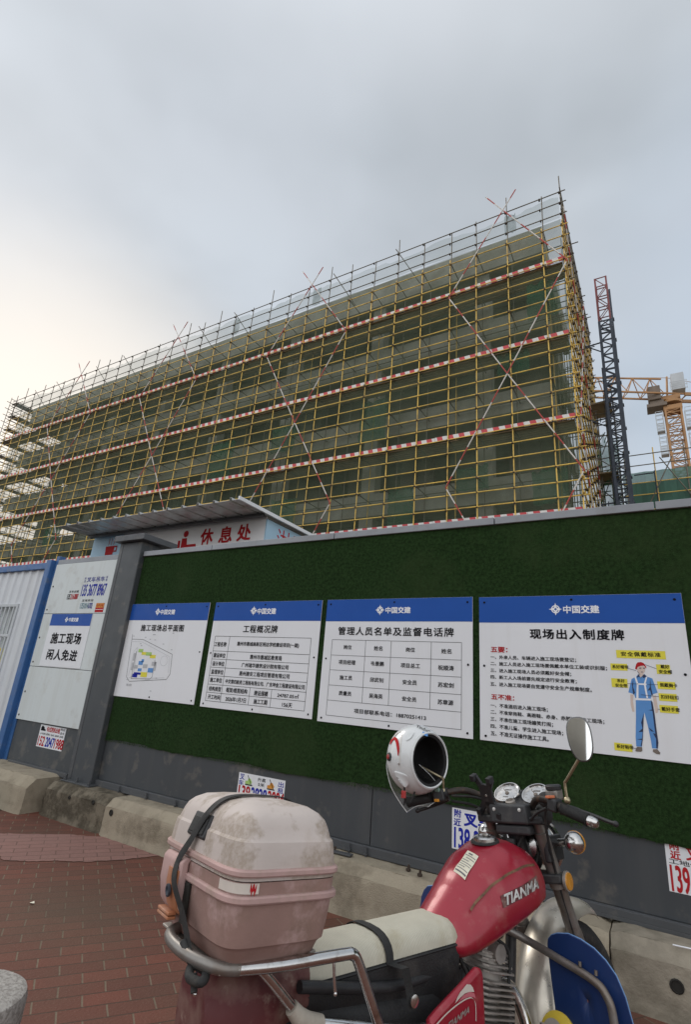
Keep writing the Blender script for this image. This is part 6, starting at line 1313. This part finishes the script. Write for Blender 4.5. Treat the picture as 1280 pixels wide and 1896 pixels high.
m_ = MB(); m_.tube(catmull([hp(-.045, -.085, .072), hp(-.043, -.115, .074), hp(-.040, -.14, .07), hp(-.043, -.165, .066)], 4), .005, 8, flat=(.008, .002)); m_.tube(catmull([hp(-.0, -.085, .05), hp(-.005, -.12, .05), hp(-.02, -.155, .05)], 4), .004, 8); cs_ = K(m_, 'chin_strap', 'rub', hel, smooth=60)
m_ = MB(); m_.obox(hp(-.046, -.128, .077), hr * .009, hu * .013, hv * .005); K(m_, 'strap_buckle', 'lensr', cs_, bevel=.002)
vs, fs = glyphs('Yinduo'); m_ = MB()
m_.add([onsh(.022 + a * .055 + b * .004, .1055 - .5 * a * .03 + b * .012, .0015) for a, b in vs], fs); K(m_, 'shell_script', 'ink', shl, fix=False)
m_ = MB(); m_.sheet([[onsh(.020 + .020 * i / 4, .082 + .012 * j / 3 - .004 * i / 4, .0015) for i in range(5)] for j in range(4)]); K(m_, 'shell_mark', 'figblue', shl, fix=False)

# ================================================================ STONE BOLLARD
m_ = MB(); m_.lathe([(.15, 0), (.15, .34), (.128, .36), (.122, .385), (.138, .40), (.150, .415), (.152, .47), (.146, .490), (.130, .499), (0, .502)], (-1.835, 1.115, 0), (0, 0, 1), 48); o = m_.build('stone_bollard', 'granite', smooth=35); tag(o, 'round grey granite bollard in the bottom left corner on the brick paving', 'bollard')

# ================================================================ ACROSS THE STREET (seen only in the mirror)
def far_block(x0, x1, y, dp, h, col, label, seed):
    M['fb%d' % seed] = mat('plaster_' + ['buff', 'grey', 'cream'][seed % 3], col, .85, 0, .08, .4)
    t = thing('street_building', label, 'building', ((x0 + x1) / 2, y, 0))
    m_ = MB(); m_.box((x0, y - dp, 0), (x1, y, h)); m_.box((x0 - .3, y - dp - .3, h), (x1 + .3, y + .3, h + .5)); m_.box((x0 + 2, y - 6, h + .5), (x0 + 6, y - 2, h + 3)); G_(m_, 'walls', 'fb%d' % seed, t)
    m_ = MB(); z = 1.5
    while z < h - 1.5:
        x = x0 + 1
        while x < x1 - 1.5: m_.box((x, y - .02, z), (x + 1.5, y + .06, z + 1.6)); x += 2.6
        z += 3.1
    o = G_(m_, 'windows', 'dark', t); o['kind'] = 'stuff'
far_block(-42, -22, -52, 12, 15.5, (.40, .36, .30), 'buff street building with rows of windows, across the road behind the viewer', 0)
far_block(-19, -4, -58, 12, 11, (.36, .36, .36), 'grey street building with rows of windows, across the road behind the viewer', 1)
far_block(0, 24, -55, 12, 18, (.46, .42, .36), 'cream street building with rows of windows, tallest across the road behind the viewer', 2)
car = thing('parked_car', 'white hatchback car parked at the kerb behind the viewer', 'car', (-2.2, -4.2, 0))
M['carw'] = mat('white_car_paint', (.62, .63, .64), .25, 0, .02, 3, coat=.6); M['carg'] = mat('car_glass', (.03, .04, .045), .08, 0, .05, 3)
def cring(x, hw, z0, z1, zt, hwt): return [Vector((x, s * w_, z)) for s, w_, z in ((1, hw * .92, z0), (1, hw, (z0 + z1) / 2), (1, hw * .97, z1), (1, hwt, zt), (-1, hwt, zt), (-1, hw * .97, z1), (-1, hw, (z0 + z1) / 2), (-1, hw * .92, z0))]
m_ = MB(lambda p: Vector((-2.2, -4.2, 0)) + Vector(p)); m_.loft([cring(*a) for a in ((-2.05, .70, .35, .62, .66, .60), (-1.95, .80, .25, .72, .80, .66), (-1.1, .86, .2, .86, .92, .72), (-.55, .87, .2, .90, 1.36, .62), (.1, .87, .2, .90, 1.47, .60), (.95, .87, .2, .92, 1.42, .60), (1.6, .85, .2, .94, 1.10, .66), (1.95, .80, .25, .80, .95, .64), (2.0, .72, .4, .7, .8, .6))]); G_(m_, 'body', 'carw', car, smooth=32)
for s in (-1, 1):
    m_ = MB(lambda p: Vector((-2.2, -4.2, 0)) + Vector(p)); m_.add([(-.75, s * .80, .97), (1.25, s * .80, .99), (.85, s * .655, 1.34), (-.40, s * .665, 1.32)], [(0, 1, 2, 3)]); G_(m_, 'side_window', 'carg', car, fix=False)
    for x in (-1.3, 1.3):
        m_ = MB(lambda p: Vector((-2.2, -4.2, 0)) + Vector(p)); m_.lathe([(.18, .0), (.20, .11), (.29, .12), (.31, .09), (.31, -.09), (.29, -.11)], (x, s * .76, .31), (0, s, 0), 26); G_(m_, 'wheel', 'rub', car, smooth=40)
m_ = MB(lambda p: Vector((-2.2, -4.2, 0)) + Vector(p)); m_.add([(-1.02, -.66, .955), (-1.02, .66, .955), (-.60, .58, 1.33), (-.60, -.58, 1.33)], [(0, 1, 2, 3)]); G_(m_, 'windscreen', 'carg', car, fix=False)
m_ = MB(); m_.add([(-3.60, 2.42, .004), (-3.575, 2.41, .010), (-3.565, 2.43, .006), (-3.585, 2.44, .012)], [(0, 1, 2), (0, 2, 3)]); o = m_.build('paper_scrap', 'paper', fix=False); tag(o, 'tiny crumpled paper scrap lying alone on the brick paving', 'litter')
